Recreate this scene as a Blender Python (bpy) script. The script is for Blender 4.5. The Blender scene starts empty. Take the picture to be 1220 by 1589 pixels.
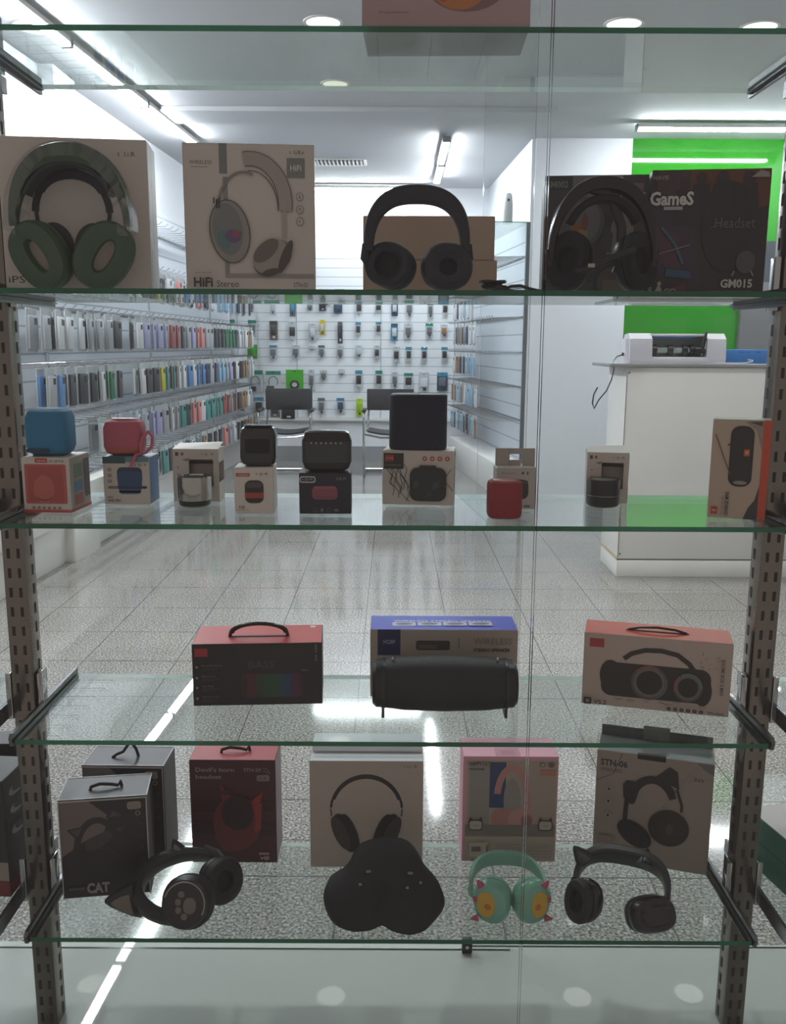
import bpy, bmesh, math, random
from mathutils import Vector, Matrix
PI = math.pi
R = math.radians
random.seed(7)
SC = bpy.context.scene
COL = SC.collection

# ------------------------------------------------------------------ camera
cam_d = bpy.data.cameras.new('camera')
cam = bpy.data.objects.new('camera', cam_d)
COL.objects.link(cam)
SC.camera = cam
cam_d.sensor_fit = 'VERTICAL'
cam_d.sensor_height = 36.0
cam_d.lens = 36.0 * 1400 / 1589
cam_d.clip_start = 0.02
_p, _a = R(10.5), R(0.3)
_r = Vector((1, 0, 0)); _u = Vector((0, math.sin(_p), math.cos(_p))); _w = Vector((0, math.cos(_p), -math.sin(_p)))
_rx = _r * math.cos(_a) + _u * math.sin(_a)
_uy = -_r * math.sin(_a) + _u * math.cos(_a)
cam.matrix_world = Matrix(((_rx.x, _uy.x, -_w.x, 0), (_rx.y, _uy.y, -_w.y, 0), (_rx.z, _uy.z, -_w.z, 1.35), (0, 0, 0, 1)))

# ------------------------------------------------------------------ world, exposure
world = bpy.data.worlds.new('world')
SC.world = world
world.use_nodes = True
world.node_tree.nodes['Background'].inputs[0].default_value = (1.0, 0.86, 0.80, 1)
world.node_tree.nodes['Background'].inputs[1].default_value = 0.34
SC.view_settings.view_transform = 'Standard'
SC.view_settings.look = 'None'
SC.view_settings.exposure = 0.0
SC.view_settings.gamma = 1.0
SC.view_settings.use_curve_mapping = False
SC.cycles.transparent_max_bounces = 40
SC.cycles.max_bounces = 10
SC.cycles.sample_clamp_indirect = 6.0
LED_STRENGTH = 130.0
DOWNLIGHT_STRENGTH = 2.5
DOWNLIGHT_WATTS = 3.5

# ------------------------------------------------------------------ materials
MATS = {}
def hexc(h):
    h = h.lstrip('#')
    out = []
    for i in (0, 2, 4):
        c = int(h[i:i + 2], 16) / 255
        out.append(c / 12.92 if c <= 0.04045 else ((c + 0.055) / 1.055) ** 2.4)
    return (*out, 1)

def mat(name, color='#888888', rough=0.5, metal=0.0, noise=0.04, scale=40.0, bump=0.0, bscale=300.0, coat=0.0, spec=0.5, emit=0.0):
    if name in MATS:
        return MATS[name]
    m = bpy.data.materials.new(name)
    m.use_nodes = True
    nt = m.node_tree; N = nt.nodes; L = nt.links
    b = N['Principled BSDF']
    c = hexc(color)
    tc = N.new('ShaderNodeTexCoord')
    nz = N.new('ShaderNodeTexNoise'); nz.inputs['Scale'].default_value = scale; nz.inputs['Detail'].default_value = 3
    L.new(tc.outputs['Object'], nz.inputs['Vector'])
    mx = N.new('ShaderNodeMix'); mx.data_type = 'RGBA'
    mx.inputs[6].default_value = tuple(x * (1 - noise) for x in c[:3]) + (1,)
    mx.inputs[7].default_value = tuple(min(1, x * (1 + noise)) for x in c[:3]) + (1,)
    L.new(nz.outputs[0], mx.inputs[0])
    L.new(mx.outputs[2], b.inputs['Base Color'])
    b.inputs['Roughness'].default_value = rough
    b.inputs['Metallic'].default_value = metal
    b.inputs['Specular IOR Level'].default_value = spec
    b.inputs['Coat Weight'].default_value = coat
    if emit:
        b.inputs['Emission Color'].default_value = c
        b.inputs['Emission Strength'].default_value = emit
    if bump:
        n2 = N.new('ShaderNodeTexNoise'); n2.inputs['Scale'].default_value = bscale
        L.new(tc.outputs['Object'], n2.inputs['Vector'])
        bp = N.new('ShaderNodeBump'); bp.inputs['Strength'].default_value = bump; bp.inputs['Distance'].default_value = 0.002
        L.new(n2.outputs[0], bp.inputs['Height']); L.new(bp.outputs[0], b.inputs['Normal'])
    MATS[name] = m
    return m

def ink(h):
    return mat('print_' + h.lstrip('#').lower(), h, 0.42, 0, 0.03, 60)

def glass_mat(name, tint, f0=0.04, rough=0.0, haze=0.0):
    m = bpy.data.materials.new(name); m.use_nodes = True
    nt = m.node_tree; N = nt.nodes; L = nt.links
    N.clear()
    out = N.new('ShaderNodeOutputMaterial')
    ge = N.new('ShaderNodeNewGeometry')
    dp = N.new('ShaderNodeVectorMath'); dp.operation = 'DOT_PRODUCT'
    L.new(ge.outputs['Normal'], dp.inputs[0]); L.new(ge.outputs['Incoming'], dp.inputs[1])
    ab = N.new('ShaderNodeMath'); ab.operation = 'ABSOLUTE'; L.new(dp.outputs['Value'], ab.inputs[0])
    su = N.new('ShaderNodeMath'); su.operation = 'SUBTRACT'; su.inputs[0].default_value = 1; L.new(ab.outputs[0], su.inputs[1])
    pw = N.new('ShaderNodeMath'); pw.operation = 'POWER'; pw.inputs[1].default_value = 5; L.new(su.outputs[0], pw.inputs[0])
    ml = N.new('ShaderNodeMath'); ml.operation = 'MULTIPLY_ADD'; ml.inputs[1].default_value = 1 - f0; ml.inputs[2].default_value = f0
    ml.use_clamp = True
    L.new(pw.outputs[0], ml.inputs[0])
    tr = N.new('ShaderNodeBsdfTransparent'); tr.inputs[0].default_value = tint
    gl = N.new('ShaderNodeBsdfGlossy'); gl.inputs['Roughness'].default_value = rough
    mx = N.new('ShaderNodeMixShader')
    L.new(ml.outputs[0], mx.inputs[0]); L.new(tr.outputs[0], mx.inputs[1]); L.new(gl.outputs[0], mx.inputs[2])
    last = mx
    if haze:
        df = N.new('ShaderNodeBsdfDiffuse'); df.inputs[0].default_value = (0.8, 0.85, 0.83, 1)
        nz = N.new('ShaderNodeTexNoise'); nz.inputs['Scale'].default_value = 9; nz.inputs['Detail'].default_value = 6
        tc = N.new('ShaderNodeTexCoord'); L.new(tc.outputs['Object'], nz.inputs['Vector'])
        rp = N.new('ShaderNodeMapRange'); rp.inputs[1].default_value = 0.35; rp.inputs[2].default_value = 0.8
        rp.inputs[3].default_value = 0; rp.inputs[4].default_value = haze
        L.new(nz.outputs[0], rp.inputs[0])
        m2 = N.new('ShaderNodeMixShader'); L.new(rp.outputs[0], m2.inputs[0])
        L.new(mx.outputs[0], m2.inputs[1]); L.new(df.outputs[0], m2.inputs[2]); last = m2
    L.new(last.outputs[0], out.inputs[0])
    MATS[name] = m
    return m

M_SHELF = glass_mat('shelf_glass', (0.93, 0.965, 0.95, 1), 0.045, 0.0, 0.012)
M_PANE = glass_mat('window_glass', (0.97, 0.98, 0.98, 1), 0.022, 0.0, 0.008)
M_WRAP = glass_mat('clear_wrap', (0.93, 0.94, 0.93, 1), 0.10, 0.12, 0.0)
def edge_mat(name, dif, trn, fac):
    m = bpy.data.materials.new(name); m.use_nodes = True
    nt = m.node_tree; N = nt.nodes; L = nt.links; N.clear()
    o = N.new('ShaderNodeOutputMaterial'); d = N.new('ShaderNodeBsdfTranslucent'); d.inputs[0].default_value = trn
    p = N.new('ShaderNodeBsdfPrincipled'); p.inputs['Base Color'].default_value = dif; p.inputs['Roughness'].default_value = .12
    nz = N.new('ShaderNodeTexNoise'); nz.inputs['Scale'].default_value = 7; ge = N.new('ShaderNodeNewGeometry'); L.new(ge.outputs['Position'], nz.inputs['Vector'])
    mr = N.new('ShaderNodeMapRange'); mr.inputs[3].default_value = fac * .6; mr.inputs[4].default_value = min(1, fac * 1.4); L.new(nz.outputs[0], mr.inputs[0])
    mx = N.new('ShaderNodeMixShader'); L.new(mr.outputs[0], mx.inputs[0]); L.new(p.outputs[0], mx.inputs[1]); L.new(d.outputs[0], mx.inputs[2]); L.new(mx.outputs[0], o.inputs[0])
    return m
M_EDGE = edge_mat('glass_edge', hexc('#24523f'), hexc('#3f8a68'), .35)
M_BEDGE = edge_mat('glass_back_edge', hexc('#a9c4b8'), hexc('#d8e6df'), .6)
M_PEDGE = mat('pane_edge', '#5e6a66', 0.12, 0.3, 0.3, 8)
CHROME = mat('chrome', '#b9b9bb', 0.16, 1.0, 0.05)
STEEL = mat('upright_steel', '#7d756e', 0.24, 1.0, 0.12, 9)
BRKT = mat('bracket_steel', '#6f7073', 0.25, 1.0, 0.08)
SLOT = mat('slot_dark', '#1d1512', 0.7)
WALL = mat('wall_paint', '#e6e8ed', 0.6, 0, 0.02, 4)
CEIL = mat('ceiling_paint', '#c3c4c8', 0.7, 0, 0.015, 3)
LAMWHITE = mat('white_laminate', '#dfdeda', 0.35, 0, 0.02, 6)
BLKPL = mat('black_plastic', '#15161a', 0.35, 0, 0.1)
BLKGL = mat('black_gloss', '#0b0b0d', 0.22, 0, 0.1)
BLKFAB = mat('black_fabric', '#14161f', 0.8, 0, 0.2, 200, 0.5, 900)
PAPER = mat('white_card', '#cfc7c0', 0.55, 0, 0.03, 30)
SILVER = mat('silver_metal', '#a9a6a0', 0.25, 1.0, 0.05)

def led_mat(name, color, strength):
    m = bpy.data.materials.new(name); m.use_nodes = True
    N = m.node_tree.nodes; N.clear()
    o = N.new('ShaderNodeOutputMaterial'); e = N.new('ShaderNodeEmission')
    e.inputs[0].default_value = color; e.inputs[1].default_value = strength
    m.node_tree.links.new(e.outputs[0], o.inputs[0]); return m
LED = led_mat('led_light', (0.93, 0.97, 1, 1), LED_STRENGTH)
DOWN = led_mat('downlight_glow', (1, 0.98, 0.93, 1), DOWNLIGHT_STRENGTH)
DOWNW = led_mat('downlight_warm', (1, 0.95, 0.76, 1), 1.6)

def stripes_mat(name, base, line, pitch, axis='Z', frac=0.1, rough=0.45):
    m = bpy.data.materials.new(name); m.use_nodes = True
    nt = m.node_tree; N = nt.nodes; L = nt.links; b = N['Principled BSDF']
    tc = N.new('ShaderNodeNewGeometry'); sp = N.new('ShaderNodeSeparateXYZ'); L.new(tc.outputs['Position'], sp.inputs[0])
    dv = N.new('ShaderNodeMath'); dv.operation = 'DIVIDE'; dv.inputs[1].default_value = pitch; L.new(sp.outputs[axis], dv.inputs[0])
    fr = N.new('ShaderNodeMath'); fr.operation = 'FRACT'; L.new(dv.outputs[0], fr.inputs[0])
    lt = N.new('ShaderNodeMath'); lt.operation = 'LESS_THAN'; lt.inputs[1].default_value = frac; L.new(fr.outputs[0], lt.inputs[0])
    mx = N.new('ShaderNodeMix'); mx.data_type = 'RGBA'; mx.inputs[6].default_value = hexc(base); mx.inputs[7].default_value = hexc(line)
    L.new(lt.outputs[0], mx.inputs[0]); L.new(mx.outputs[2], b.inputs['Base Color'])
    b.inputs['Roughness'].default_value = rough
    MATS[name] = m; return m
SLAT = stripes_mat('slatwall_white', '#dfe3e8', '#a9b1b8', 0.10, 'Z', 0.09)
SLATG = stripes_mat('slatwall_grey', '#c6ccd4', '#8f979f', 0.16, 'Z', 0.07)

def floor_mat():
    m = bpy.data.materials.new('granite_tiles'); m.use_nodes = True
    nt = m.node_tree; N = nt.nodes; L = nt.links; b = N['Principled BSDF']
    ge = N.new('ShaderNodeNewGeometry')
    vo = N.new('ShaderNodeTexNoise'); vo.inputs['Scale'].default_value = 130; vo.inputs['Detail'].default_value = 3; vo.inputs['Roughness'].default_value = 0.7
    L.new(ge.outputs['Position'], vo.inputs['Vector'])
    cr = N.new('ShaderNodeValToRGB')
    cr.color_ramp.elements[0].position = 0.36; cr.color_ramp.elements[0].color = hexc('#3a3836')
    cr.color_ramp.elements[1].position = 0.52; cr.color_ramp.elements[1].color = hexc('#85837f')
    e = cr.color_ramp.elements.new(0.66); e.color = hexc('#bab8b3')
    L.new(vo.outputs[0], cr.inputs[0])
    big = N.new('ShaderNodeTexNoise'); big.inputs['Scale'].default_value = 2.2; big.inputs['Detail'].default_value = 5
    L.new(ge.outputs['Position'], big.inputs['Vector'])
    mr = N.new('ShaderNodeMapRange'); mr.inputs[1].default_value = 0.3; mr.inputs[2].default_value = 0.7; mr.inputs[3].default_value = 0.86; mr.inputs[4].default_value = 1.05
    L.new(big.outputs[0], mr.inputs[0])
    mu = N.new('ShaderNodeVectorMath'); mu.operation = 'SCALE'; L.new(cr.outputs[0], mu.inputs[0]); L.new(mr.outputs[0], mu.inputs['Scale'])
    sp = N.new('ShaderNodeSeparateXYZ'); L.new(ge.outputs['Position'], sp.inputs[0])
    def joint(axis, off, pitch, wdt):
        a = N.new('ShaderNodeMath'); a.operation = 'SUBTRACT'; a.inputs[1].default_value = off; L.new(sp.outputs[axis], a.inputs[0])
        d = N.new('ShaderNodeMath'); d.operation = 'DIVIDE'; d.inputs[1].default_value = pitch; L.new(a.outputs[0], d.inputs[0])
        f = N.new('ShaderNodeMath'); f.operation = 'FRACT'; L.new(d.outputs[0], f.inputs[0])
        l = N.new('ShaderNodeMath'); l.operation = 'LESS_THAN'; l.inputs[1].default_value = wdt / pitch; L.new(f.outputs[0], l.inputs[0])
        return l
    j1 = joint('X', -0.135, 0.4, 0.004); j2 = joint('Y', 2.115, 0.4, 0.005); j3 = joint('Y', 2.29, 20, 0.004)
    mx1 = N.new('ShaderNodeMath'); mx1.operation = 'MAXIMUM'; L.new(j1.outputs[0], mx1.inputs[0]); L.new(j2.outputs[0], mx1.inputs[1])
    mx2 = N.new('ShaderNodeMath'); mx2.operation = 'MAXIMUM'; L.new(mx1.outputs[0], mx2.inputs[0]); L.new(j3.outputs[0], mx2.inputs[1])
    mx = N.new('ShaderNodeMix'); mx.data_type = 'RGBA'; mx.inputs[7].default_value = hexc('#454341')
    L.new(mx2.outputs[0], mx.inputs[0]); L.new(mu.outputs[0], mx.inputs[6])
    L.new(mx.outputs[2], b.inputs['Base Color'])
    b.inputs['Roughness'].default_value = 0.07
    return m
FLOORM = floor_mat()
DECKM = mat('deck_panel', '#aeb6b0', 0.015, 0, 0.03, 3)
GREENW = mat('green_acrylic', '#25811a', 0.05, 0, 0.03, 2)

# ------------------------------------------------------------------ text cache
TXT = {}
def text_mesh(s, bold=0.0):
    k = (s, bold)
    if k in TXT: return TXT[k]
    cu = bpy.data.curves.new('t', 'FONT'); cu.body = s; cu.size = 1; cu.offset = bold; cu.resolution_u = 2
    ob = bpy.data.objects.new('t', cu)
    me = bpy.data.meshes.new_from_object(ob)
    vs = [v.co.copy() for v in me.vertices]; fs = [tuple(p.vertices) for p in me.polygons]
    bpy.data.objects.remove(ob); bpy.data.curves.remove(cu); bpy.data.meshes.remove(me)
    if vs:
        x0 = min(v.x for v in vs); x1 = max(v.x for v in vs); y0 = min(v.y for v in vs); y1 = max(v.y for v in vs)
        vs = [((v.x - x0) / (x1 - x0), (v.y - y0) / (y1 - y0)) for v in vs]
    TXT[k] = (vs, fs); return TXT[k]

# ------------------------------------------------------------------ mesh builder
I4 = Matrix.Identity(4)
def T(x, y, z): return Matrix.Translation((x, y, z))
def RX(a): return Matrix.Rotation(R(a), 4, 'X')
def RY(a): return Matrix.Rotation(R(a), 4, 'Y')
def RZ(a): return Matrix.Rotation(R(a), 4, 'Z')

class MB:
    def __init__(s):
        s.bm = bmesh.new(); s.mats = []; s.X = I4
    def mi(s, m):
        if m not in s.mats: s.mats.append(m)
        return s.mats.index(m)
    def face(s, vs, m):
        try:
            f = s.bm.faces.new(vs); f.material_index = s.mi(m); return f
        except ValueError: return None
    def v(s, p, X=None):
        return s.bm.verts.new(s.X @ ((X or I4) @ Vector(p)))
    def box(s, m, c, sz, bev=0.0, X=None, seg=2, sides=None):
        X = s.X @ (X or I4) @ T(*c)
        b = bmesh.new()
        bmesh.ops.create_cube(b, size=1, matrix=Matrix.Diagonal((sz[0], sz[1], sz[2], 1)))
        if bev: bmesh.ops.bevel(b, geom=b.edges[:], offset=bev, segments=seg, profile=0.5, affect='EDGES')
        b.normal_update()
        mp = {}
        for v in b.verts: mp[v] = s.bm.verts.new(X @ v.co)
        for f in b.faces:
            mm = m
            if sides:
                n = f.normal
                k = 'R' if n.x > .8 else 'L' if n.x < -.8 else 'T' if n.z > .8 else 'D' if n.z < -.8 else 'F' if n.y < -.8 else 'B' if n.y > .8 else ''
                mm = sides.get(k, m)
            s.face([mp[v] for v in f.verts], mm)
        b.free()
    def loft(s, m, secs, X=None, n=32, cap0=True, cap1=True, mats=None):
        """secs: (a, b, z[, exp[, cx, cy]]) superellipse sections along local z"""
        rings = []
        for sec in secs:
            a, b, z = sec[:3]; e = sec[3] if len(sec) > 3 else 2.0
            cx, cy = (sec[4], sec[5]) if len(sec) > 5 else (0, 0)
            ring = []
            for i in range(n):
                t = 2 * PI * i / n; c, q = math.cos(t), math.sin(t)
                ring.append(s.v((cx + a * math.copysign(abs(c) ** (2 / e), c), cy + b * math.copysign(abs(q) ** (2 / e), q), z), X))
            rings.append(ring)
        for k in range(len(rings) - 1):
            mm = mats[k] if mats else m
            for i in range(n):
                j = (i + 1) % n
                s.face([rings[k][i], rings[k][j], rings[k + 1][j], rings[k + 1][i]], mm)
        if cap0: s.face(rings[0][::-1], mats[0] if mats else m)
        if cap1: s.face(rings[-1], mats[-1] if mats else m)
    def cyl(s, m, p0, p1, r0, r1=None, n=16):
        s.tube(m, [p0, p1], [r0, r0 if r1 is None else r1], n)
    def tube(s, m, pts, r, n=10, closed=False):
        pts = [Vector(p) for p in pts]; N = len(pts)
        rr = r if isinstance(r, (list, tuple)) else [r] * N
        rings = []; prev = None
        for i, p in enumerate(pts):
            a = pts[(i - 1) % N] if (closed or i > 0) else p
            b = pts[(i + 1) % N] if (closed or i < N - 1) else p
            t = (b - a).normalized()
            if prev is None:
                h = Vector((0, 0, 1)) if abs(t.z) < .9 else Vector((1, 0, 0))
                u = t.cross(h).normalized()
            else:
                u = (prev - t * prev.dot(t)).normalized()
            prev = u; w = t.cross(u)
            rings.append([s.v(p + (u * math.cos(2 * PI * k / n) + w * math.sin(2 * PI * k / n)) * rr[i]) for k in range(n)])
        for i in range(N if closed else N - 1):
            A = rings[i]; B = rings[(i + 1) % N]
            for k in range(n):
                j = (k + 1) % n; s.face([A[k], A[j], B[j], B[k]], m)
        if not closed:
            s.face(rings[0][::-1], m); s.face(rings[-1], m)
    def band(s, m, pts, wid, thk, X=None, n=12, e=4.0, mats=None):
        """sweep a superellipse (width along local y, thickness in the xz plane) along pts in the xz plane"""
        N = len(pts); rings = []
        for i, (x, z) in enumerate(pts):
            a = pts[max(0, i - 1)]; b = pts[min(N - 1, i + 1)]
            t = Vector((b[0] - a[0], b[1] - a[1])).normalized(); nn = Vector((-t.y, t.x))
            W = wid[i] if isinstance(wid, (list, tuple)) else wid
            H = thk[i] if isinstance(thk, (list, tuple)) else thk
            ring = []
            for k in range(n):
                q = 2 * PI * (k + .5) / n; c, d = math.cos(q), math.sin(q)
                yy = W / 2 * math.copysign(abs(c) ** (2 / e), c); hh = H / 2 * math.copysign(abs(d) ** (2 / e), d)
                ring.append(s.v((x + nn.x * hh, yy, z + nn.y * hh), X))
            rings.append(ring)
        for i in range(N - 1):
            for k in range(n):
                j = (k + 1) % n
                s.face([rings[i][k], rings[i][j], rings[i + 1][j], rings[i + 1][k]], m)
        s.face(rings[0][::-1], m); s.face(rings[-1], m)
    def prism(s, m, pts, z0, z1, X=None, mside=None):
        a = [s.v((x, y, z0), X) for x, y in pts]; b = [s.v((x, y, z1), X) for x, y in pts]
        s.face(a[::-1], m); s.face(b, m); n = len(pts)
        for i in range(n):
            j = (i + 1) % n; s.face([a[i], a[j], b[j], b[i]], mside or m)
    def build(s, name, parent=None, loc=None, smooth=35, link=True):
        bmesh.ops.recalc_face_normals(s.bm, faces=s.bm.faces[:]) if False else None
        me = bpy.data.meshes.new(name)
        s.bm.to_mesh(me); s.bm.free()
        for m in s.mats: me.materials.append(m)
        if smooth:
            for p in me.polygons: p.use_smooth = True
            me.set_sharp_from_angle(angle=R(smooth))
        ob = bpy.data.objects.new(name, me)
        COL.objects.link(ob)
        if parent: ob.parent = parent
        if loc: ob.location = loc
        return ob

class Face:
    """flat printing on one face: u, v run 0..1 over w x h metres"""
    def __init__(s, mb, P, w, h): s.mb, s.P, s.w, s.h, s.k = mb, P, w, h, 1
    def p(s, u, v): return s.mb.v((u * s.w, v * s.h, s.k * 0.00018), s.P)
    def poly(s, pts, m):
        if isinstance(m, str): m = ink(m)
        s.mb.face([s.p(*q) for q in pts], m); s.k += 1
    def rect(s, u0, v0, u1, v1, m, r=0.0):
        if not r: return s.poly([(u0, v0), (u1, v0), (u1, v1), (u0, v1)], m)
        ru, rv = r / s.w, r / s.h; pts = []
        for (cx, cy, a0) in ((u1 - ru, v0 + rv, -90), (u1 - ru, v1 - rv, 0), (u0 + ru, v1 - rv, 90), (u0 + ru, v0 + rv, 180)):
            for t in range(0, 91, 18): pts.append((cx + ru * math.cos(R(a0 + t)), cy + rv * math.sin(R(a0 + t))))
        s.poly(pts, m)
    def ell(s, u, v, ru, rv, m, rot=0, n=24):
        c, q = math.cos(R(rot)), math.sin(R(rot)); pts = []
        for i in range(n):
            x = ru * s.w * math.cos(2 * PI * i / n); y = rv * s.h * math.sin(2 * PI * i / n)
            pts.append((u + (x * c - y * q) / s.w, v + (x * q + y * c) / s.h))
        s.poly(pts, m)
    def line(s, pts, w, m):
        if isinstance(m, str): m = ink(m)
        P = [Vector((u * s.w, v * s.h)) for u, v in pts]; L_ = []; R_ = []
        for i, p in enumerate(P):
            t = (P[min(i + 1, len(P) - 1)] - P[max(i - 1, 0)]).normalized(); n = Vector((-t.y, t.x))
            wi = w[i] if isinstance(w, (list, tuple)) else w
            L_.append(s.mb.v((*(p + n * wi / 2), s.k * .00018), s.P)); R_.append(s.mb.v((*(p - n * wi / 2), s.k * .00018), s.P))
        for i in range(len(P) - 1): s.mb.face([R_[i], R_[i + 1], L_[i + 1], L_[i]], m)
        s.k += 1
    def arc(s, u, v, ru, rv, a0, a1, w, m, n=20):
        s.line([(u + ru * math.cos(R(a0 + (a1 - a0) * i / n)), v + rv * math.sin(R(a0 + (a1 - a0) * i / n))) for i in range(n + 1)], w, m)
    def text(s, t, u0, v0, u1, v1, m, bold=0.0, rot=0):
        if isinstance(m, str): m = ink(m)
        vs, fs = text_mesh(t, bold); V = []
        for x, y in vs:
            if rot == 90: x, y = 1 - y, x
            elif rot == -90: x, y = y, 1 - x
            V.append(s.p(u0 + (u1 - u0) * x, v0 + (v1 - v0) * y))
        for f in fs: s.mb.face([V[i] for i in f], m)
        s.k += 1

# ------------------------------------------------------------------ object helpers
def tag(o, label=None, cat=None, group=None, kind=None):
    if label: o['label'] = label
    if cat: o['category'] = cat
    if group: o['group'] = group
    if kind: o['kind'] = kind
    return o
def empty(name, loc, rz=0, label=None, cat=None, group=None):
    o = bpy.data.objects.new(name, None); COL.objects.link(o); o.location = loc; o.rotation_euler = (0, 0, R(rz))
    o.empty_display_size = 0.05
    return tag(o, label, cat, group)
def struct(name, mb, smooth=0):
    return tag(mb.build(name, smooth=smooth), kind='structure')
def sbox(name, m, lo, hi):
    b = MB(); c = [(a + q) / 2 for a, q in zip(lo, hi)]; z = [q - a for a, q in zip(lo, hi)]
    b.box(m, c, z); return struct(name, b)

# ================================================================== THE SETTING
CH = 3.08
sbox('floor', FLOORM, (-4, 1.72, -0.1), (4.5, 11, 0))
sbox('ceiling', CEIL, (-4, 1.0, CH), (4.5, 11, CH + .1))
b = MB(); b.prism(WALL, [(-2.48, 1.75), (-2.02, 10.8), (-2.2, 10.8), (-2.6, 1.75)], 0, CH); struct('wall_left', b)
sbox('wall_back', WALL, (-2.3, 10.62, 0), (1.6, 10.75, CH))
sbox('wall_right', WALL, (3.46, 1.75, 0), (3.6, 8.3, CH))
b = MB(); b.prism(WALL, [(1.27, 8.1), (1.20, 10.62), (1.05, 10.62), (1.17, 8.12)][::-1], 0, CH); struct('wall_aisle_right', b)
sbox('wall_partition', WALL, (1.20, 8.1, 0), (2.02, 8.25, CH))
sbox('wall_green', GREENW, (2.02, 8.1, 0), (3.46, 8.25, CH))
sbox('trim_1', mat('wall_panel_grey', '#6f6e70', 0.4), (3.02, 8.04, 0.9), (3.46, 8.098, 1.9))
sbox('trim_2', mat('wall_panel_dark', '#3c4046', 0.4), (3.13, 8.04, 1.9), (3.46, 8.098, 2.24))
sbox('trim_3', CEIL, (-1.75, 7.1, CH - .035), (1.2, 7.5, CH - .001))
sbox('trim_4', WALL, (-2.42, 6.1, 0), (-2.16, 6.5, CH))
sbox('baseboard_back', mat('baseboard_grey', '#8d9094', 0.4), (-2.02, 10.595, 0), (1.04, 10.619, 0.17))
# window plinth deck and the panes of the display window
sbox('trim_5', DECKM, (-2.2, 0.9, -0.1), (2.2, 1.745, 0.08))
def pane(name, lo, hi):
    b = MB(); c = [(a + q) / 2 for a, q in zip(lo, hi)]; z = [q - a for a, q in zip(lo, hi)]
    b.box(M_PEDGE, c, z, sides={'F': M_PANE, 'B': M_PANE}); return struct(name, b)
pane('window_1', (-1.6, 1.20, 0.08), (0.1925, 1.208, 2.6))
pane('window_2', (0.1955, 1.20, 0.08), (1.6, 1.208, 2.6))
pane('window_3', (-1.9, 1.722, 0.08), (0.254, 1.728, 2.6))
pane('window_4', (0.163, 1.734, 0.08), (1.9, 1.740, 2.6))
b = MB(); b.box(BLKPL, (.162, 1.716, .098), (.022, .011, .034), .002); b.cyl(CHROME, (.162, 1.711, .098), (.162, 1.707, .098), .004)
tag(b.build('glass_clamp'), 'small dark clamp at the foot of the rear glass pane edge', 'clamp')

# ---- ceiling lamps
def strip(p0, p1, label, group=None, w=0.055):
    a, c = Vector(p0), Vector(p1); d = (c - a); L = d.length; ang = math.degrees(math.atan2(d.y, d.x))
    e = empty('linear_lamp', ((a.x + c.x) / 2, (a.y + c.y) / 2, a.z), ang, label, 'ceiling light', group)
    b = MB(); b.box(LAMWHITE, (0, 0, .024), (L, w * 1.25, .03), .003); b.build('housing', e)
    for sx in (-1, 1):
        b = MB(); b.box(mat('lamp_cap', '#777b80', .4), (sx * (L / 2 + .006), 0, .012), (.012, w * 1.25, .05), .003); b.build('end_cap', e)
        b = MB(); b.cyl(CHROME, (sx * L * .35, 0, .038), (sx * L * .35, 0, CH - a.z - .001), .004); b.build('mount_stem', e)
    b = MB(); b.box(LED, (0, 0, 0), (L - .02, w, .018), .004); b.build('diffuser', e)
def LX(y): return -1.90 + .0635 * (y - 5.2)
seg = [2.9, 4.22, 5.55, 6.87, 8.2]
nm = ['fourth and nearest', 'third', 'second', 'farthest']
for i in range(4):
    y0, y1 = seg[i] + .02, seg[i + 1] - .02
    strip((LX(y0), y0, CH - .06), (LX(y1), y1, CH - .06), 'long white tube lamp on the left ceiling, %s of the row from the back' % ['fourth', 'third', 'second', 'first'][i], 'tube lamps along the left ceiling')
strip((1.90, 7.5, CH - .06), (3.4, 7.5, CH - .06), 'horizontal tube lamp in front of the green wall')
strip((.43, 7.95, CH - .06), (.43, 8.9, CH - .06), 'tube lamp pointing down the middle of the shop, nearer one')
strip((.44, 9.0, CH - .06), (.44, 9.9, CH - .06), 'tube lamp pointing down the middle of the shop, farther one')
strip((-.95, 10.35, CH - .06), (.36, 10.35, CH - .06), 'tube lamp lying across the ceiling at the back wall')
def downlight(x, y, label, m, r=.095, watts=None):
    ld = bpy.data.lights.new('downlight_beam', 'AREA'); ld.shape = 'DISK'; ld.size = r * 1.6; ld.spread = R(88)
    ld.energy = DOWNLIGHT_WATTS if watts is None else watts; ld.color = (1, .98, .95)
    e = empty('downlight', (x, y, CH), 0, label, 'ceiling light', 'round downlights')
    b = MB(); b.loft(LAMWHITE, [(r * 1.16, r * 1.16, -.001), (r * 1.14, r * 1.14, -.008), (r * .98, r * .98, -.008), (r * .98, r * .98, -.002)], cap0=False, cap1=False, n=36); b.build('trim_ring', e)
    b = MB(); b.loft(m, [(r * .97, r * .97, -.004), (r * .97, r * .97, -.0045)], n=36); b.build('glowing_disc', e)
    lo = bpy.data.objects.new('downlight_beam', ld); COL.objects.link(lo); lo.parent = e; lo.location = (0, 0, -.006)
downlight(-2.02, 5.42, 'round white downlight at the top left corner beside the tube lamp', DOWN)
downlight(-.395, 5.32, 'round white downlight left of the box on the top shelf', DOWN)
downlight(1.245, 5.32, 'round white downlight right of the window seam', DOWN)
downlight(2.0, 5.36, 'round white downlight in the top right corner', DOWN)
downlight(-.405, 6.5, 'pale yellow round downlight behind the second one', DOWNW, .085)
for xx, yy, t in ((-1.2, 4.1, 'left'), (.43, 4.1, 'centre'), (2.0, 4.1, 'right'), (-1.2, 2.9, 'left'), (.43, 2.9, 'centre'), (2.0, 2.9, 'right')):  # two unseen rows, added to light the counter and the deck
    downlight(xx, yy, 'added round white downlight above the frame, %s of the %s row from the window' % (t, 'second' if yy > 3.5 else 'first'), DOWN, watts=9.0)
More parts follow.
